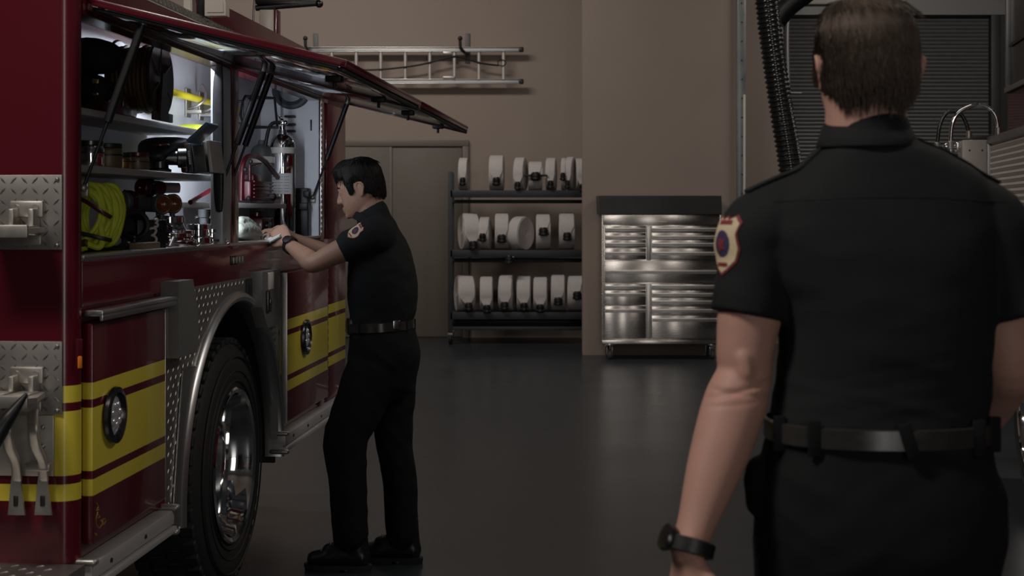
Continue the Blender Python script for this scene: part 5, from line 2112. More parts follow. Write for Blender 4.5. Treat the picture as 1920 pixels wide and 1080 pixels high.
b = MB()
pa, pb = TT(449, 330), TT(495, 376)
b.box(((-0.15), (pa.y + pb.y) / 2, s3 + 0.06), (0.10, abs(pb.y - pa.y) * 0.8, 0.085), None, 0.012)
b.box((-0.16, TT(478, 340).y, s3 + 0.115), (0.07, 0.14, 0.045), None, 0.014)
for k in range(5):
    b.box((-0.088, (pa.y + pb.y) / 2, s3 + 0.03 + k * 0.017), (0.008, abs(pb.y - pa.y) * 0.8, 0.007), None, 0.002)
b.build('motor_block', M_dred, t)
b = MB()
b.tube(catmull([TT(452, 376), TT(453, 330), TT(458, 300), TT(476, 292), TT(496, 302), TT(515, 325), TT(530, 345), TT(536, 352)], 5), 0.0125, 12)
b.build('carry_handle', M_dred, t)
b = MB()
b.tube([TT(468, 376), TT(468, 312), TT(488, 308)], 0.008, 10)
b.tube([TT(474, 345), TT(492, 352), TT(500, 374)], 0.008, 10)
b.build('tube_frame', M_dred, t)
b = MB()
b.cyl(TT(494, 369), TT(552, 368), 0.013, seg=16, bev=0.003)
for px in (512, 530, 548):
    b.ball(TT(px, 369), 0.019, 14, 10)
b.build('hose_manifold', M_dred, t)
for (px, py) in ((470, 303), (460, 318), (478, 352), (466, 372)):
    b = MB()
    b.ball(TT(px, py, xt + 0.03), 0.010, 12, 8)
    b.build('pump_bolt', M_black, t)
# second red machine under the small shelf
b = MB()
y_ = tp(492, 410, -0.17).y
b.box((0, 0, 0.05), (0.12, 0.22, 0.10), None, 0.012)
b.cyl((0.0, 0.02, 0.10), (0.0, 0.02, 0.125), 0.03, seg=20, bev=0.004)
o = solo(b, 'red_machine', M_dred, 'dark red machine on the compartment floor under the small shelf', 'machine', -0.2, y_, ZC + 0.001)
b = MB()
b.cyl((0.062, -0.05, 0.06), (0.075, -0.05, 0.06), 0.02, seg=18)
b.box((0.062, 0.05, 0.06), (0.01, 0.06, 0.04), None, 0.003)
b.build('control_knob', M_gunm, o)
# pale work gloves on the sill
M_glove = mat('pale_glove', (0.30, 0.32, 0.27, 1), 0.8, var=0.15, scale=30, bump=0.2, bscale=120)
t = gear('work_gloves', 'pale green-grey work gloves heaped on the compartment floor beside the post', 'gloves', 0, 0, 0)
m = MB()
xg = -0.055


def G(px, py, x=xg):
    return tp(px, py, x)


loft(m, [G(446, 432), G(462, 430), G(478, 437)], [(0.03, 0.030), (0.036, 0.034), (0.03, 0.024)], ref=(0, 0, 1), seg=18)
for (a, c, d_) in (((462, 420), (478, 426), (487, 440)), ((458, 430), (476, 436), (484, 450)), ((452, 440), (470, 445), (480, 455)), ((450, 414), (462, 414), (474, 421))):
    loft(m, [G(*a), G(*c), G(*d_)], [0.017, 0.0165, 0.012], ref=(1, 0, 0), seg=12)
gm = fuse(m, 'glove', 0.004, 3)
displace(gm, wrinkle(3, 0.003, 22, 30))
o = link('glove', gm, M_glove, t, 180)
# ------------------------------------------------------------------ room shell
def quadbox(name, x0, x1, y0, y1, z0, z1, m, label, cat):
    b = MB()
    b.bb(x0, x1, y0, y1, z0, z1)
    return structure(b.build(name, m), label, cat)


YW = 17.2
YCOL = 15.1
xc0 = W(1093, 400, YCOL).x
xc1 = W(1384, 400, YCOL).x
TOPZ = 5.6
b = MB()
b.bb(-9, 12, -4, 24, -0.2, 0)
structure(b.build('floor', M_floor), 'dark grey polished concrete garage floor', 'floor')
quadbox('wall_back', -9, xc1 + 0.2, YW, YW + 0.25, 0, TOPZ, M_wall, 'taupe back wall with the ladder on it', 'wall')
quadbox('wall_pier', xc0, xc1, YCOL, YCOL + 0.22, 0, TOPZ, M_wall, 'taupe wall projecting behind the tool chest', 'wall')
YR = 18.0
xr0, xr1 = W(1420, 300, YR).x, W(1868, 300, YR).x
quadbox('wall_jamb', W(1384, 400, 16.4).x, xr0 + 0.02, 16.4, YR + 0.3, 0, TOPZ, M_wall, 'narrow taupe wall beside the shutter', 'wall')
M_shutdark = mat('shutter_grey', (0.165, 0.165, 0.16, 1), 0.45, 0.3, var=0.10)
zh = W(1600, 30, YR).z
M_beam = mat('beam_grey', (0.26, 0.25, 0.24, 1), 0.5, 0.3, var=0.2, scale=3)
quadbox('wall_lintel', xr0, xr1 + 3.5, YR - 0.12, YR + 0.3, zh, TOPZ, M_beam, 'grey beam above the roller shutter', 'beam')
M_jambd = mat('jamb_dark', (0.05, 0.05, 0.05, 1), 0.5, 0.3)
quadbox('wall_right', xr1, xr1 + 3.5, YR - 0.10, YR + 0.3, 0, zh, M_jambd, 'dark wall right of the roller shutter', 'wall')
# roller shutter
t = thing('door_2', 'wide dark grey roller shutter with fine horizontal slats', 'roller shutter', (0, YR, 0))
t['kind'] = 'structure'
b = MB()
prof = []
z = 0.02
vs, fs = [], []
n = int(zh / 0.048)
pz = []
for k in range(n + 1):
    z = k * 0.048
    for (dz, dy) in ((0.0, 0.012), (0.006, 0.002), (0.024, -0.006), (0.040, 0.000)):
        pz.append((z + dz, dy))
for (z, dy) in pz:
    vs += [(xr0 - 0.05, dy, z), (xr1 + 0.05, dy, z)]
for k in range(len(pz) - 1):
    fs.append((2 * k, 2 * k + 1, 2 * k + 3, 2 * k + 2))
b.add(vs, fs)
b.build('slat_curtain', M_shutdark, t, 20)
xg_ = W(1481, 100, YR).x
b = MB()
b.bb(xr1 - 0.10, xr1 + 0.02, -0.11, -0.015, 0, zh, 0.004)
b.bb(xr0 - 0.02, xr0 + 0.05, -0.11, -0.015, 0, zh, 0.004)
b.build('guide_channel', M_jambd, t)
b = MB()
b.bb(xr0, xr1, -0.02, 0.02, 0.0, 0.05, 0.004)
b.build('bottom_rail', M_steel, t)

# the room beyond the picture keeps light inside: left wall, ceiling
quadbox('wall_left', -9.25, -9, -4, YW + 0.25, 0, TOPZ, M_wall, 'left garage wall behind the fire engine', 'wall')

# double door
Yd = YW - 0.001
xa, xm, xb = W(640, 300, Yd).x, W(735, 300, Yd).x, W(879, 300, Yd).x
zt = W(700, 263, Yd).z
t = thing('door_1', 'pair of flat brown-grey doors in the back wall behind the person', 'door', (0, Yd, 0))
t['kind'] = 'structure'
xa2 = xm - (xb - xm)
b = MB()
fw = 0.075
b.bb(xa2, xb, -0.05, 0.0, zt - fw, zt, 0.006)
b.bb(xa2, xa2 + fw, -0.05, 0, 0, zt - fw, 0.006)
b.bb(xb - fw, xb, -0.05, 0, 0, zt - fw, 0.006)
b.build('door_frame', M_doorframe, t)
b = MB()
b.bb(xa2 + fw + 0.005, xm - 0.006, -0.035, -0.002, 0.012, zt - fw - 0.006, 0.003)
b.build('door_leaf', M_door, t)
b = MB()
b.bb(xm + 0.002, xb - fw - 0.005, -0.022, -0.002, 0.012, zt - fw - 0.006, 0.003)
b.build('door_leaf', M_door, t)
b = MB()
b.bb(xm - 0.028, xm + 0.004, -0.043, -0.02, 0.012, zt - fw - 0.006, 0.003)
b.build('meeting_strip', M_doorframe, t)

# steel track on the pier edge
t = thing('door_track', 'galvanized vertical steel door track on the edge of the pier', 'door track', (W(1389, 400, YCOL).x, YCOL, 0))
b = MB()
w = W(1397, 400, YCOL).x - W(1380, 400, YCOL).x
b.bb(-w / 2, w / 2, -0.03, 0.06, 0, 4.6, 0.004)
b.bb(-w / 2 - 0.0, -w / 2 + 0.012, -0.05, -0.03, 0, 4.6, 0.002)
b.build('channel', M_steel, t)
b = MB()
for k in range(22):
    z = 0.3 + k * 0.2
    b.ball((0.008, -0.032, z), 0.009, 8, 6)
b.build('rivets', M_gunm, t)
b = MB()
b.bb(w / 2 - 0.028, w / 2 - 0.004, -0.045, -0.03, 0.2, W(1392, 178, YCOL).z, 0.003)
b.build('cover_strip', M_white, t)

# ------------------------------------------------------------------ ladder on the wall
YL = YW - 0.16
zt_, zb_ = W(800, 93, YL).z, W(800, 153, YL).z
xl0, xl1 = W(560, 93, YL).x, W(974, 93, YL).x
t = thing('ladder', 'aluminium ladder hung level on hooks on the back wall', 'ladder', ((xl0 + xl1) / 2, YL, zb_))
ox = (xl0 + xl1) / 2
b = MB()
hgt = zt_ - zb_
for (z, nm) in ((0, 'rail'), (hgt, 'rail')):
    b = MB()
    b.box((0, 0, z), (xl1 - xl0, 0.028, 0.055), None, 0.004)
    b.box((0, -0.022, z + 0.024), (xl1 - xl0, 0.03, 0.008), None, 0.002)
    b.box((0, -0.022, z - 0.024), (xl1 - xl0, 0.03, 0.008), None, 0.002)
    b.build(nm, M_alu, t)
pxs = [622, 668, 714, 760, 806, 852, 898, 944]
for px in pxs:
    x = W(px, 120, YL).x - ox
    b = MB()
    b.cyl((x, 0, 0.01), (x, 0, hgt - 0.01), 0.021, seg=16)
    b.build('rung', M_rung, t) if 'M_rung' in globals() else b.build('rung', mat('rung_aluminium', (0.60, 0.55, 0.51, 1), 0.45, 0.5, var=0.08), t)
for z in (0, hgt):
    b = MB()
    b.box((xl1 - ox + 0.02, -0.005, z), (0.06, 0.05, 0.06), None, 0.012)
    b.build('end_foot', M_black, t)
b = MB()
x = W(850, 100, YL).x - ox
b.box((x - 0.07, -0.035, hgt - 0.045), (0.10, 0.03, 0.035), None, 0.006)
b.box((x - 0.05, -0.035, 0.045), (0.14, 0.03, 0.03), None, 0.006)
b.build('ladder_bracket', M_cast, t)


def LP_(px, py, dy=-0.03):
    p = W(px, py, YL + dy)
    return (p.x - ox, dy, p.z - zb_)


b = MB()
b.tube(catmull([LP_(672, 131), LP_(700, 131), LP_(740, 128), LP_(790, 121), LP_(845, 107), LP_(862, 107), LP_(900, 118), LP_(935, 123)], 5), 0.011, 8)
b.build('rope', M_black, t)
b = MB()
b.tube([Vector(LP_(941, 118)) + Vector((0.05 * math.cos(a), 0, 0.035 * math.sin(a))) for a in [k * 2 * PI / 20 for k in range(20)]], 0.006, 6, closed=True)
b.build('rope_loop', M_black, t)
for i, (px, lab) in enumerate(((592, 'left black wall hook carrying the ladder near the raised hatch'), (877, 'right black wall hook carrying the free end of the ladder'))):
    p = W(px, 88, YW)
    t2 = thing('wall_hook', lab, 'hook', (p.x, YW, p.z), 0, 'ladder hooks')
    b = MB()
    b.bb(-0.03, 0.03, -0.012, 0, -0.20, 0.16, 0.004)
    b.build('back_plate', M_grey, t2)
    b = MB()
    b.tube(catmull([(0, -0.01, -0.085 + 0.0), (-0.02, -0.10, -0.085), (-0.04, -0.26, -0.085), (-0.075, -0.30, -0.04), (-0.08, -0.31, 0.06)], 5), 0.018, 10)
    b.ball((-0.08, -0.31, 0.065), 0.028)
    b.build('hook_arm', M_black, t2)

# ------------------------------------------------------------------ hose rack
YK = 16.55
xk0, xk1 = W(846, 400, YK).x, W(1125, 400, YK).x
shz = [W(900, 358, YK - 0.2).z, W(900, 470, YK - 0.2).z, W(900, 586, YK - 0.2).z]
M_rack = mat('rack_slate_paint', (0.040, 0.044, 0.050, 1), 0.5, 0.2, var=0.15)
t = thing('hose_rack', 'slate grey wheeled rack of three shelves holding white hose rolls', 'rack', ((xk0 + xk1) / 2, YK, 0))
ox2 = (xk0 + xk1) / 2
hw = (xk1 - xk0) / 2
for i, z in enumerate(shz):
    b = MB()
    b.bb(-hw, hw, -0.24, 0.24, z - 0.045, z, 0.004)
    b.bb(-hw, hw, -0.245, -0.215, z - 0.075, z + 0.008, 0.004)
    b.bb(-hw, hw, -0.03, 0.24, z - 0.14, z - 0.10, 0.004)
    b.build('shelf', M_rack, t)
for sx in (-1, 1):
    for sy in (-1, 1):
        b = MB()
        b.bb(sx * hw - 0.025, sx * hw + 0.025, sy * 0.22 - 0.025, sy * 0.22 + 0.025, 0.13, shz[0] + 0.22 if sx < 0 else shz[0] + 0.02, 0.004)
        b.build('post', M_rack, t)
        b = MB()
        b.cyl((sx * hw - 0.018, sy * 0.22, 0.062), (sx * hw + 0.018, sy * 0.22, 0.062), 0.061, seg=24, bev=0.008)
        cs = b.build('caster', M_rubber, t)
        b = MB()
        b.box((sx * hw, sy * 0.22, 0.115), (0.062, 0.08, 0.03), None, 0.005)
        b.box((sx * hw - 0.026, sy * 0.22, 0.085), (0.006, 0.05, 0.08), None, 0.002)
        b.box((sx * hw + 0.026, sy * 0.22, 0.085), (0.006, 0.05, 0.08), None, 0.002)
        b.build('caster_fork', M_steel, cs)
b = MB()
b.bb(-hw, hw, 0.20, 0.24, 0.16, 0.22, 0.004)
b.bb(-hw, hw, -0.24, -0.20, 0.16, 0.20, 0.004)
b.build('base_rail', M_rack, t)

M_canvas = mat('white_canvas_hose', (0.60, 0.55, 0.53, 1), 0.85, var=0.10, scale=26, bump=0.25, bscale=60)
M_coup = mat('coupling_metal', (0.045, 0.042, 0.040, 1), 0.4, 0.7, var=0.3)
# px left, px right, py top, coupling x offset (-1..1), coupling height fraction, yaw, coupling size
ROLLS = [
    [(860, 878, 297, 0.1, .30, .05, .028), (917, 946, 292, .1, .28, .05, .036), (966, 987, 296, .0, .16, .18, .028), (990, 1018, 304, 0, .52, .0, .048),
     (1024, 1044, 297, .1, .2, .1, .028), (1053, 1063, 297, 0, .45, .1, .024), (1064, 1079, 295, 0, .2, .25, .02), (1078, 1098, 298, 0, .1, -.1, .03)],
    [(863, 894, 401, 0, .16, -.25, .040), (899, 920, 409, -.1, .42, .1, .034), (927, 955, 401, 0, .34, 0, .044), (958, 996, 408, -.4, -.1, .55, .040),
     (1004, 1033, 403, 0, .55, 0, .046), (1047, 1078, 401, .0, .40, 0, .040)],
    [(854, 887, 519, .1, .18, -.2, .038), (899, 925, 521, .1, .12, 0, .036), (936, 964, 518, 0, .2, .1, .038), (969, 997, 520, .1, .18, .05, .036), (1000, 1028, 522, 0, .14, .05, .036),
     (1033, 1061, 517, .05, .32, .05, .042), (1065, 1096, 519, .3, .5, .1, .042)]]
ORD = ['first', 'second', 'third', 'fourth', 'fifth', 'sixth', 'seventh', 'eighth']
SHN = ['top', 'middle', 'bottom']
EXTRA = {(0, 1): 'tallest white hose roll on the top shelf, second from the rack post', (0, 3): 'white hose roll with a large black crossbar coupling on the top shelf',
         (1, 3): 'white hose roll turned sideways with its coupling hanging below the middle shelf', (1, 0): 'widest white hose roll at the left post end of the middle shelf',
         (0, 5): 'thin white hose roll squeezed beside a fatter pair on the top shelf', (0, 7): 'white hose roll half hidden by the pier on the top shelf',
         (2, 6): 'white hose roll against the pier on the bottom shelf'}
for si, row in enumerate(ROLLS):
    for ri, (xa, xb, yt, cxo, chf, yaw, cs) in enumerate(row):
        Yf = YK - (0.262 if chf < 0 else 0.22)
        cs *= 1.16
        w = (xb - xa) * Yf / F * (0.93 if abs(yaw) < 0.3 else 0.62)
        z0 = shz[si] + 0.009
        R_ = (HC + (HZ - yt) * Yf / F - z0) / 2
        xm_ = ((xa + xb) / 2 - 960) * (Yf + R_) / F * 0.995
        lab = EXTRA.get((si, ri), 'white hose roll, %s from the rack post on the %s shelf' % (ORD[ri], SHN[si]))
        t = thing('hose_roll', lab, 'hose roll', (xm_, Yf + R_ - 0.01, z0), -yaw, 'white hose rolls on the rack')
        b = MB()
        Mx = Matrix.Translation((0, 0, R_)) @ Matrix.Rotation(PI / 2, 4, 'Y')
        hw_ = w / 2
        prof = [(R_ * 0.12, -hw_ * 0.9)]
        nr = 7
        for k in range(nr):
            r0 = R_ * (0.14 + 0.84 * k / nr)
            r1 = R_ * (0.14 + 0.84 * (k + 1) / nr)
            prof += [(r0 + 0.002, -hw_ * 0.97), (r1 - 0.002, -hw_), (r1, -hw_ * 0.95)]
        prof += [(R_, -hw_ * 0.86), (R_ * 0.997, 0), (R_, hw_ * 0.86)]
        for k in reversed(range(nr)):
            r0 = R_ * (0.14 + 0.84 * k / nr)
            r1 = R_ * (0.14 + 0.84 * (k + 1) / nr)
            prof += [(r1, hw_ * 0.95), (r1 - 0.002, hw_), (r0 + 0.002, hw_ * 0.97)]
        prof += [(R_ * 0.12, hw_ * 0.9)]
        b.lathe(prof, Mx, 48)
        # loose tail down the front to the coupling
        ch = R_ * 2 * max(chf, 0.0)
        zc_ = max(ch, cs * 0.9)
        if chf < 0:
            zc_ = -0.10
        th0 = math.asin(max(-1, min(1, (zc_ + 0.10 - R_) / R_)))
        pts = []
        for k in range(8):
            a = PI * 0.5 + (PI - th0 - PI * 0.5) * k / 7
            pts.append((0, R_ * 1.035 * math.cos(a), R_ + R_ * 1.035 * math.sin(a)))
        yfront = -R_ * 1.03 if chf >= 0 else -R_ * 1.0
        pts.append((cxo * hw_, min(yfront, pts[-1][1]), zc_ + 0.03))
        loft(b, pts, [(hw_ * 0.92, 0.006)] * (len(pts) - 1) + [(min(hw_ * 0.9, cs * 0.9), 0.010)], ref=(0, -1, 0), sub=3, seg=14, power=5)
        b.build('rolled_hose', M_canvas, t)
        b = MB()
        cy = min(-R_ * 1.03, -R_ - 0.004) - cs * 0.4
        if si == 0 and ri == 3:
            b.cyl((-0.135, cy, zc_), (0.135, cy, zc_), 0.012, seg=10, bev=0.003)
        Mc = Matrix.Translation((cxo * hw_, cy, zc_ + 0.035)) @ Matrix.Rotation(PI - 0.12, 4, 'X')
        b.lathe([(cs * 0.72, 0), (cs * 0.8, 0.012), (cs, 0.018), (cs, 0.05), (cs * 0.9, 0.056), (cs * 1.04, 0.06), (cs * 1.04, 0.085), (cs * 0.8, 0.09), (cs * 0.7, 0.07), (0.001, 0.068)], Mc, 24)
        for k in range(3):
            a = k * 2 * PI / 3 + 0.4
            b.ball(Mc @ Vector((cs * 1.06 * math.cos(a), cs * 1.06 * math.sin(a), 0.072)), 0.011, 8, 6)
        b.build('coupling', M_coup, t)

# ------------------------------------------------------------------ tool chest
YT = 14.62
s = F / YT
xt0, xt1 = W(1128, 400, YT).x, W(1353, 400, YT).x
t = thing('tool_chest', 'wide stainless steel tool chest with a black lid on casters against the pier', 'tool chest', ((xt0 + xt1) / 2, YT, 0))
cxx = (xt0 + xt1) / 2
wd = xt1 - xt0
M_inox = mat('stainless_steel', (0.66, 0.61, 0.56, 1), 0.27, 1.0, var=0.05, scale=6, stretch=(1, 1, 22), rvar=0.02)
_n = M_inox.node_tree
_t = _n.nodes.new('ShaderNodeTangent')
_t.direction_type = 'RADIAL'
_t.axis = 'Z'
_b = _n.nodes['Principled BSDF']
_n.links.new(_t.outputs[0], _b.inputs['Tangent'])
_b.inputs['Anisotropic'].default_value = 0.85
_b.inputs['Anisotropic Rotation'].default_value = 0.25
M_lid = mat('chest_lid_black', (0.016, 0.016, 0.016, 1), 0.35, var=0.2)


def tz(py):
    return HC + (HZ - py) * YT / F


def tx(px):
    return (px - 960) * YT / F - cxx


DEP = 0.46
b = MB()
zb0, zt0 = tz(643), tz(402)
b.bb(-wd / 2 + 0.01, wd / 2 - 0.01, 0.012, DEP, zb0, zt0, 0.006)
b.bb(-wd / 2, -wd / 2 + 0.02, -0.006, 0.03, zb0, zt0, 0.004)
b.bb(wd / 2 - 0.02, wd / 2, -0.006, 0.03, zb0, zt0, 0.004)
b.bb(-wd / 2, wd / 2, -0.012, 0.03, zb0 - 0.01, zb0 + 0.03, 0.005)
b.build('cabinet_body', M_inox, t)
b = MB()
zl = tz(367)
poly = [(-wd / 2 - 0.02, zt0), (wd / 2 + 0.0, zt0), (wd / 2 - 0.005, zl), (-wd / 2 - 0.03, zl)]
b.prism([(x, z) for x, z in poly], Matrix.Translation((0, DEP, 0)) @ Matrix.Rotation(PI / 2, 4, 'X'), DEP + 0.02)
b.build('lid', M_lid, t)
b = MB()
b.bb(-wd / 2 + 0.02, wd / 2 - 0.02, -0.012, 0.012, tz(421), tz(403), 0.003)
b.build('top_panel', M_inox, t)
b = MB()
b.box((tx(1241), -0.014, tz(416)), (0.10, 0.006, 0.014), None, 0.002)
b.build('maker_plate', M_white, t)

xl, xm1, xm2, xr = tx(1134), tx(1211), tx(1222), tx(1349)


def drawer(x0, x1, pya, pyb, hp=None):
    z1, z0 = tz(pya), tz(pyb)
    b = MB()
    b.bb(x0, x1, -0.010, 0.014, z0 + 0.004, z1 - 0.004, 0.003)
    o = b.build('drawer', M_inox, t)
    hz = tz(hp) if hp else z1 - 0.022
    b = MB()
    b.box(((x0 + x1) / 2, -0.022, hz), (x1 - x0 - 0.008, 0.022, 0.020), None, 0.005)
    b.box(((x0 + x1) / 2, -0.013, hz - 0.018), (x1 - x0 - 0.008, 0.006, 0.018), None, 0.002)
    b.build('drawer_handle', M_hand, o)


M_hand = mat('handle_aluminium', (0.80, 0.76, 0.71, 1), 0.38, 0.75, var=0.04)
for (a, c, h) in ((423, 436, 429), (436, 449.5, 443.5), (449.5, 465, 457), (465, 487, 474)):
    drawer(xl, xm1, a, c, h)
    drawer(xm2, xr, a, c, h)
drawer(xl, xr, 489, 530, 508.5)
for (a, c, h) in ((532, 544, 537), (544, 573, 551), (573, 635, 581)):
    drawer(xl, xm1, a, c, h)
for (a, c, h) in ((532, 544, 536), (544, 558, 551), (558, 574, 565), (574, 591, 581), (591, 635, 598)):
    drawer(xm2, xr, a, c, h)
for (a, c) in ((424, 488), (532, 634)):
    b = MB()
    b.bb(xm1 + 0.006, xm2 - 0.006, -0.024, 0.012, tz(c), tz(a), 0.008)
    b.build('center_trim', M_hand, t)
for sx in (-1, 1):
    for yy in (0.07, DEP - 0.07):
        x = sx * (wd / 2 - 0.085)
        b = MB()
        b.cyl((x - 0.02, yy, 0.052), (x + 0.02, yy, 0.052), 0.051, seg=24, bev=0.008)
        o = b.build('caster', M_grey, t)
        b = MB()
        b.box((x, yy, zb0 - 0.02), (0.09, 0.09, 0.012), None, 0.002)
        for d_ in (-0.026, 0.026):
            b.box((x + d_, yy, 0.085), (0.006, 0.055, 0.09), None, 0.002)
        b.build('caster_fork', M_chrome, o)

# ------------------------------------------------------------------ exhaust hose
def quadless(nm):
    b = MB()
    b.bb(-9.25, 12, -4, 24, TOPZ, TOPZ + 0.2)
    return b.build(nm, M_wall)


YE = 9.0
structure(quadless('ceiling'), 'pale garage ceiling', 'ceiling')
t = thing('exhaust_hose', 'ribbed black exhaust hose hanging down beside the head of the person in front', 'hose', W(1500, 395, YE) * 1)
o0 = W(1500, 395, YE)
path = catmull([W(1408, -825, YE), W(1411, -560, YE), W(1416, -330, YE), W(1424, -150, YE), W(1437, 0, YE), W(1452, 120, YE), W(1467, 220, YE), W(1481, 310, YE), W(1492, 420, YE), W(1498, 560, YE), W(1499, 700, YE)], 14)
# even spacing
acc = [0]
for i in range(1, len(path)):
    acc.append(acc[-1] + (path[i] - path[i - 1]).length)


def at_len(L_):
    for i in range(1, len(path)):
        if acc[i] >= L_:
            u = (L_ - acc[i - 1]) / (acc[i] - acc[i - 1])
            return path[i - 1].lerp(path[i], u)
    return path[-1]


pitch = 0.031
pp, rr = [], []
n = int(acc[-1] / pitch)
for k in range(n):
    for (u, r) in ((0.0, 0.066), (0.25, 0.066), (0.42, 0.0755), (0.62, 0.0765), (0.82, 0.0755)):
        pp.append(at_len((k + u) * pitch) - o0)
        rr.append(r)
b = MB()
b.tube(pp, 0.07, 24, radii=rr)
b.build('ribbed_hose', M_exh, t, 50) if 'M_exh' in globals() else b.build('ribbed_hose', mat('exhaust_rubber', (0.022, 0.022, 0.022, 1), 0.20, var=0.15, coat=0.5), t, 50)
b = MB()
q0, q1 = W(1452, -60, YE - 0.06), W(1502, 300, YE - 0.06)
nb = 110
cp = catmull([W(1440, -820, YE - 0.05), W(1442, -500, YE - 0.05), W(1446, -200, YE - 0.05), W(1452, -40, YE - 0.05), W(1463, 80, YE - 0.05), W(1478, 180, YE - 0.05), W(1500, 298, YE - 0.05), W(1516, 430, YE - 0.05), W(1521, 640, YE - 0.05)], 10)
L2 = [0]
for i in range(1, len(cp)):
    L2.append(L2[-1] + (cp[i] - cp[i - 1]).length)
b.tube([p - o0 for p in cp], 0.006, 8)
d_ = 0
i = 1
while d_ < L2[-1]:
    while L2[i] < d_:
        i += 1
    u = (d_ - L2[i - 1]) / (L2[i] - L2[i - 1])
    b.ball(cp[i - 1].lerp(cp[i], u) - o0, 0.0105, 8, 6)
    d_ += 0.028
b.build('bead_chain', M_steel, t)
b = MB()
end = path[-1] - o0
Me_ = Matrix.Translation(end) @ Matrix.Rotation(PI, 4, 'X')
b.lathe([(0.07, -0.05), (0.085, -0.04), (0.085, 0.02), (0.10, 0.16), (0.094, 0.16), (0.07, 0.0), (0.001, 0.0)], Me_, 28)
b.build('nozzle', M_gunm, t)

# silver conduit behind the hose and light fitting on the beam
Yp = YR - 0.25
t = thing('wall_pipe', 'thin silver pipe with an elbow in front of the roller shutter', 'pipe', W(1478, 395, Yp))
o0 = W(1478, 395, Yp)
b = MB()
b.tube(catmull([W(1556, -212, Yp) - o0, W(1553, -80, Yp) - o0, W(1540, -40, Yp) - o0, W(1512, 0, Yp) - o0, W(1484, 27, Yp) - o0, W(1477, 40, Yp) - o0, W(1476, 90, Yp) - o0, W(1478, 172, Yp) - o0], 6), 0.027, 12)
b.build('tube', M_pipe, t) if 'M_pipe' in globals() else b.build('tube', mat('pipe_silver', (0.52, 0.50, 0.50, 1), 0.4, 0.6), t)
b = MB()
q = W(1478, 174, Yp) - o0
b.cyl(q, q + Vector((0.16, 0, -0.005)), 0.016, seg=10)
b.box(q + Vector((0, 0.1, 0)), (0.05, 0.2, 0.05), None, 0.006)
b.build('pipe_stay', M_steel, t)
b = MB()
p0, p1 = W(1512, 2, YR - 0.18), W(1560, 8, YR - 0.18)
b.bb(p0.x, p1.x + 0.9, p0.y - 0.02, p0.y + 0.055, p1.z, p0.z + 0.02, 0.006)
o = b.build('strip_lamp', M_white, None)
tag(o, 'white strip lamp on the beam above the roller shutter', 'lamp')
# black arm above
b = MB()
b.tube(catmull([W(1455, 40, 12.5), W(1478, 12, 12.5), W(1520, -20, 12.5), W(1556, -60, 12.5), W(1572, -130, 12.5), W(1574, -300, 12.5), W(1574, -482, 12.5)], 5), 0.09, 14)
b.build('duct_arm', M_black, None)
tag(bpy.data.objects['duct_arm'], 'short black duct arm high behind the exhaust hose', 'duct')

# ------------------------------------------------------------------ second engine on the right
VB = 1417.0
TB = math.atan((VB - 960) / F)
d2 = Vector((math.sin(TB), math.cos(TB), 0))
n2 = Vector((-math.cos(TB), math.sin(TB), 0))     # outward, to the camera's left
PB = Vector(((1854 - 960) * 8.75 / F, 8.75, 0))
t = thing('fire_truck', 'second red fire engine at the right edge with a ribbed silver roll-up door', 'fire truck', PB, PI - TB)
# local +X -> n2 direction?  rotate so that local x = n2, local y = -d2 (towards the camera)
FAR, NEAR = 0.0, 5.2


def bp(px, py, x=0.0):
    d = Vector(((px - 960) / F, 1, (HZ - py) / F))
    s_ = (x + PB.dot(n2)) / d.dot(n2)
    p = d * s_ + Vector((0, 0, HC)) - PB
    return Vector((p.dot(n2), p.dot(-d2), p.z))


def bq(px, py, y=0.0):
    d = Vector(((px - 960) / F, 1, (HZ - py) / F))
    s_ = (y + PB.dot(-d2)) / d.dot(-d2)
    p = d * s_ + Vector((0, 0, HC)) - PB
    return Vector((p.dot(n2), p.dot(-d2), p.z))


ztop = bp(1854, 261).z
b = MB()
b.bb(-2.3, -0.03, 0.02, NEAR, 0.55, ztop)
b.bb(-0.05, 0.0, 0.0, 0.02, 0.55, ztop, 0.004)
b.build('body', M_red, t)
# roll-up door slats
b = MB()
pz = []
nsl = int((ztop - 0.02 - 0.9) / 0.034)
vs, fs = [], []
for k in range(nsl + 1):
    z = 0.9 + k * 0.034
    for (dz, dx) in ((0.0, -0.010), (0.004, -0.003), (0.017, 0.004), (0.028, -0.002)):
        pz.append((z + dz, dx))
for (z, dx) in pz:
    vs += [(dx - 0.005, 0.03, z), (dx - 0.005, 1.9, z)]
for k in range(len(pz) - 1):
    fs.append((2 * k, 2 * k + 1, 2 * k + 3, 2 * k + 2))
b.add(vs, fs)
M_roll = mat('roll_up_aluminium', (0.72, 0.65, 0.60, 1), 0.42, 0.35, var=0.06)
b.build('roll_up_door', M_roll, t, 20)
b = MB()
b.bb(-0.06, 0.012, 0.0, NEAR, ztop - 0.03, ztop + 0.012, 0.004)
b.bb(-0.05, 0.012, 0.0, 0.03, 0.9, ztop, 0.004)
b.build('door_frame', M_steel, t)
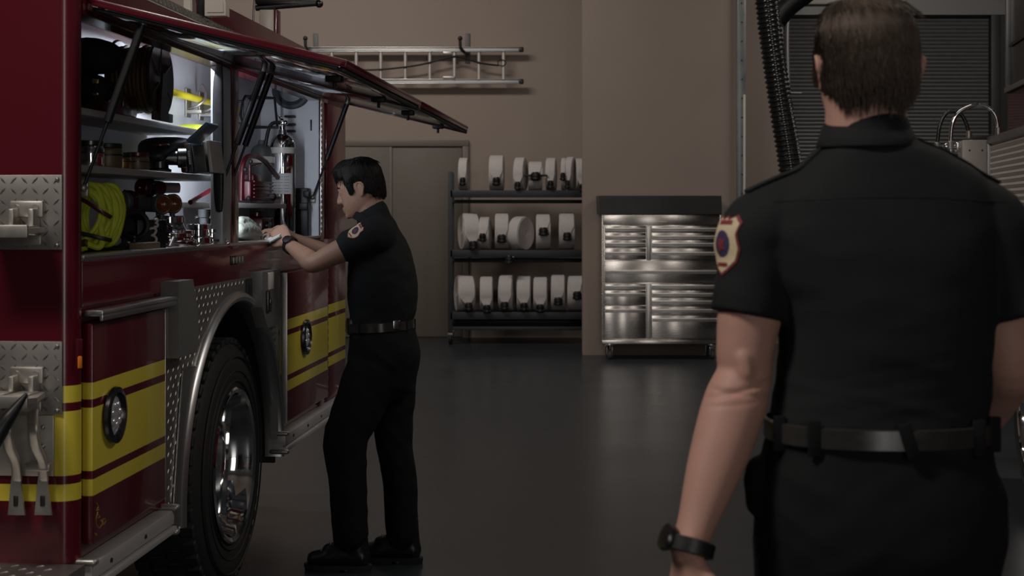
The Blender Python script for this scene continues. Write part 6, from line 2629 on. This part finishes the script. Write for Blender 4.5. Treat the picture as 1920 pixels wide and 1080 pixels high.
# cream end panel facing the camera... a box beyond the door
a, c = bq(1806, 262, 0.03), bq(1853, 262, 0.03)
b = MB()
b.bb(min(a.x, c.x), max(a.x, c.x), -0.20, -0.001, 0.95, a.z, 0.006)
b.build('end_box', M_cream2, t) if 'M_cream2' in globals() else b.build('end_box', mat('taupe_enamel', (0.58, 0.52, 0.47, 1), 0.45, 0.1, var=0.06), t)
b = MB()
for (px, py) in ((1818, 282), (1842, 282)):
    q = bq(px, py, 0.0)
    b.ball((q.x, 0.0, q.z), 0.006, 8, 6)
b.build('box_screws', M_gunm, t)
b = MB()
q0, q1 = bq(1822, 252, -0.08), bq(1862, 262, -0.08)
b.bb(q0.x, q1.x, -0.12, -0.03, a.z - 0.0, a.z + 0.032, 0.005)
b.build('top_bracket', M_jambd, t)


def arch(name, pts, r, m, y=-0.08):
    b = MB()
    P_ = catmull([bq(px, py, y) for px, py in pts], 6)
    b.tube(P_, r, 14)
    o = b.build(name, m, t)
    for q in (P_[0], P_[-1]):
        b = MB()
        b.cyl(q + Vector((0, 0, -0.02)), q + Vector((0, 0, 0.03)), r * 1.5, seg=12, bev=0.003)
        b.build('hose_fitting', M_cast, o)
    return o


arch('chrome_hose', [(1782, 274), (1785, 235), (1797, 212), (1818, 200), (1837, 197), (1856, 204), (1868, 222), (1872, 248)], 0.0125, M_chrome, -0.06)
arch('black_hose', [(1757, 276), (1761, 240), (1771, 216), (1787, 208), (1803, 216), (1812, 233), (1817, 254)], 0.0115, M_gunm, -0.14)
b = MB()
q0, q1 = bq(1775, 275, -0.08), bq(1806, 277, -0.08)
b.cyl(q0, q1, 0.014, seg=12)
b.ball(q0, 0.024)
b.cyl(q0.lerp(q1, 0.65) + Vector((0, 0, -0.03)), q0.lerp(q1, 0.65) + Vector((0, 0, 0.03)), 0.016, seg=10, bev=0.003)
b.cyl(bq(1757, 278, -0.12), bq(1757, 330, -0.12), 0.013, seg=10)
b.cyl(bq(1782, 278, -0.06), bq(1782, 330, -0.06), 0.013, seg=10)
b.build('pipe_fittings', M_chrome, t)
# cab-like upper body with a dark window, set back
xb_ = -0.30
z_r0, z_r1 = bp(1905, 240, xb_).z, bp(1905, 172, xb_).z
yb0 = bp(1889, 200, xb_).y
b = MB()
b.bb(-2.2, xb_, yb0, NEAR, ztop - 0.05, bp(1905, 168, xb_).z, 0.01)
b.build('upper_body', M_red, t)
b = MB()
zz0, zz1 = bp(1889, 168, xb_).z, bp(1889, 172, xb_).z
b.bb(-2.2, xb_ + 0.02, yb0 - 0.02, NEAR, zz1 - 0.01, zz0 + 0.012, 0.004)
b.build('window_rail', M_steel, t)
b = MB()
b.bb(-2.0, xb_ - 0.01, yb0 + 0.03, NEAR, zz0, zz0 + 1.1)
b.build('window_glass', mat('dark_window', (0.010, 0.010, 0.010, 1), 0.2), t)
b = MB()
b.bb(xb_ - 0.04, xb_ + 0.015, yb0 - 0.01, yb0 + 0.05, zz0, zz0 + 1.1, 0.004)
b.build('window_post', M_steel, t)
b = MB()
q = bp(1900, 80, xb_)
b.bb(xb_ - 0.005, xb_ + 0.004, yb0 + 0.08, NEAR, q.z - 0.015, q.z + 0.01, 0.003)
b.build('window_divider', M_black, t)
wheel(t, bp(1938, 760, 0).y, 0.507, 0.02, mirror=1)
b = MB()
b.bb(-1.6, -0.35, 0.1, NEAR, 0.36, 0.55, 0.01)
b.build('chassis', M_gasket, t)
# ------------------------------------------------------------------ lights, camera
def area(name, loc, rot, sx, sy, power, col=(1, 1, 1)):
    l = bpy.data.lights.new(name, 'AREA')
    l.shape = 'RECTANGLE'
    l.size, l.size_y = sx, sy
    l.energy = power
    l.color = col
    o = bpy.data.objects.new(name, l)
    COL.objects.link(o)
    o.location = loc
    o.rotation_euler = rot
    return o


WARM = (1.0, 0.94, 0.88)
area('bay_lamp_far', (-2.4, 13.2, 5.3), (math.radians(30), 0, 0), 3.0, 0.5, 98, WARM)
area('bay_lamp_middle', (0.9, 9.4, 5.4), (0, 0, 0), 3.0, 0.4, 34, WARM)
area('foreground_key_fill', (-2.3, 1.3, 4.9), (math.radians(12), math.radians(-32), 0), 1.6, 0.6, 112, WARM)  # key light added to brighten the foreground arm and the engine's rear
area('truck_side_fill', (3.4, 5.2, 4.6), (0, math.radians(48), 0), 0.6, 3.0, 52, WARM)  # fill light added from the right to lift the engine's side
area('bay_lamp_right', (5.2, 13.5, 5.3), (math.radians(15), 0, 0), 2.4, 0.5, 58, WARM)
area('chest_reflection_fill', (1.55, -3.9, 2.1), (math.radians(90), 0, 0), 1.3, 4.0, 50, (1.0, 0.96, 0.92))  # unseen panel added behind the camera to reflect in the tool chest


def strip(name, ya, yb, power, x=-0.074):
    o = area(name, tw(x, (ya + yb) / 2, ZH + 0.064), (0, math.radians(0), -TA), 0.02, yb - ya, power, (0.80, 0.88, 1.0))
    return o


strip('bay_strip_rear', 1.10, Y1 - 0.03, 3.6, -0.13)
area('bay_strip_front', tw(-0.034, Y2 + 0.016, 1.74), (math.radians(90), 0, math.radians(16) - TA), 0.025, 0.55, 2.8, (0.80, 0.88, 1.0))

w = bpy.data.worlds.new('World')
SC.world = w
w.use_nodes = True
w.node_tree.nodes['Background'].inputs[0].default_value = (0.9, 0.95, 1.0, 1)
w.node_tree.nodes['Background'].inputs[1].default_value = 0.018

cam = bpy.data.cameras.new('Camera')
co = bpy.data.objects.new('Camera', cam)
COL.objects.link(co)
co.location = (0, 0, HC)
co.rotation_euler = (PI / 2, 0, 0)
cam.sensor_width = 36
cam.lens = F / 1920 * 36
cam.shift_y = -(540 - HZ) / 1920
cam.clip_end = 100
cam.dof.use_dof = True
cam.dof.focus_distance = 5.9
cam.dof.aperture_fstop = 6.3
SC.camera = co
SC.view_settings.view_transform = 'Standard'
SC.view_settings.look = 'None'
SC.view_settings.gamma = 1
SC.view_settings.use_curve_mapping = False
SC.view_settings.exposure = 0.0
SC.cycles.use_denoising = True
SC.cycles.max_bounces = 8
SC.cycles.sample_clamp_indirect = 4
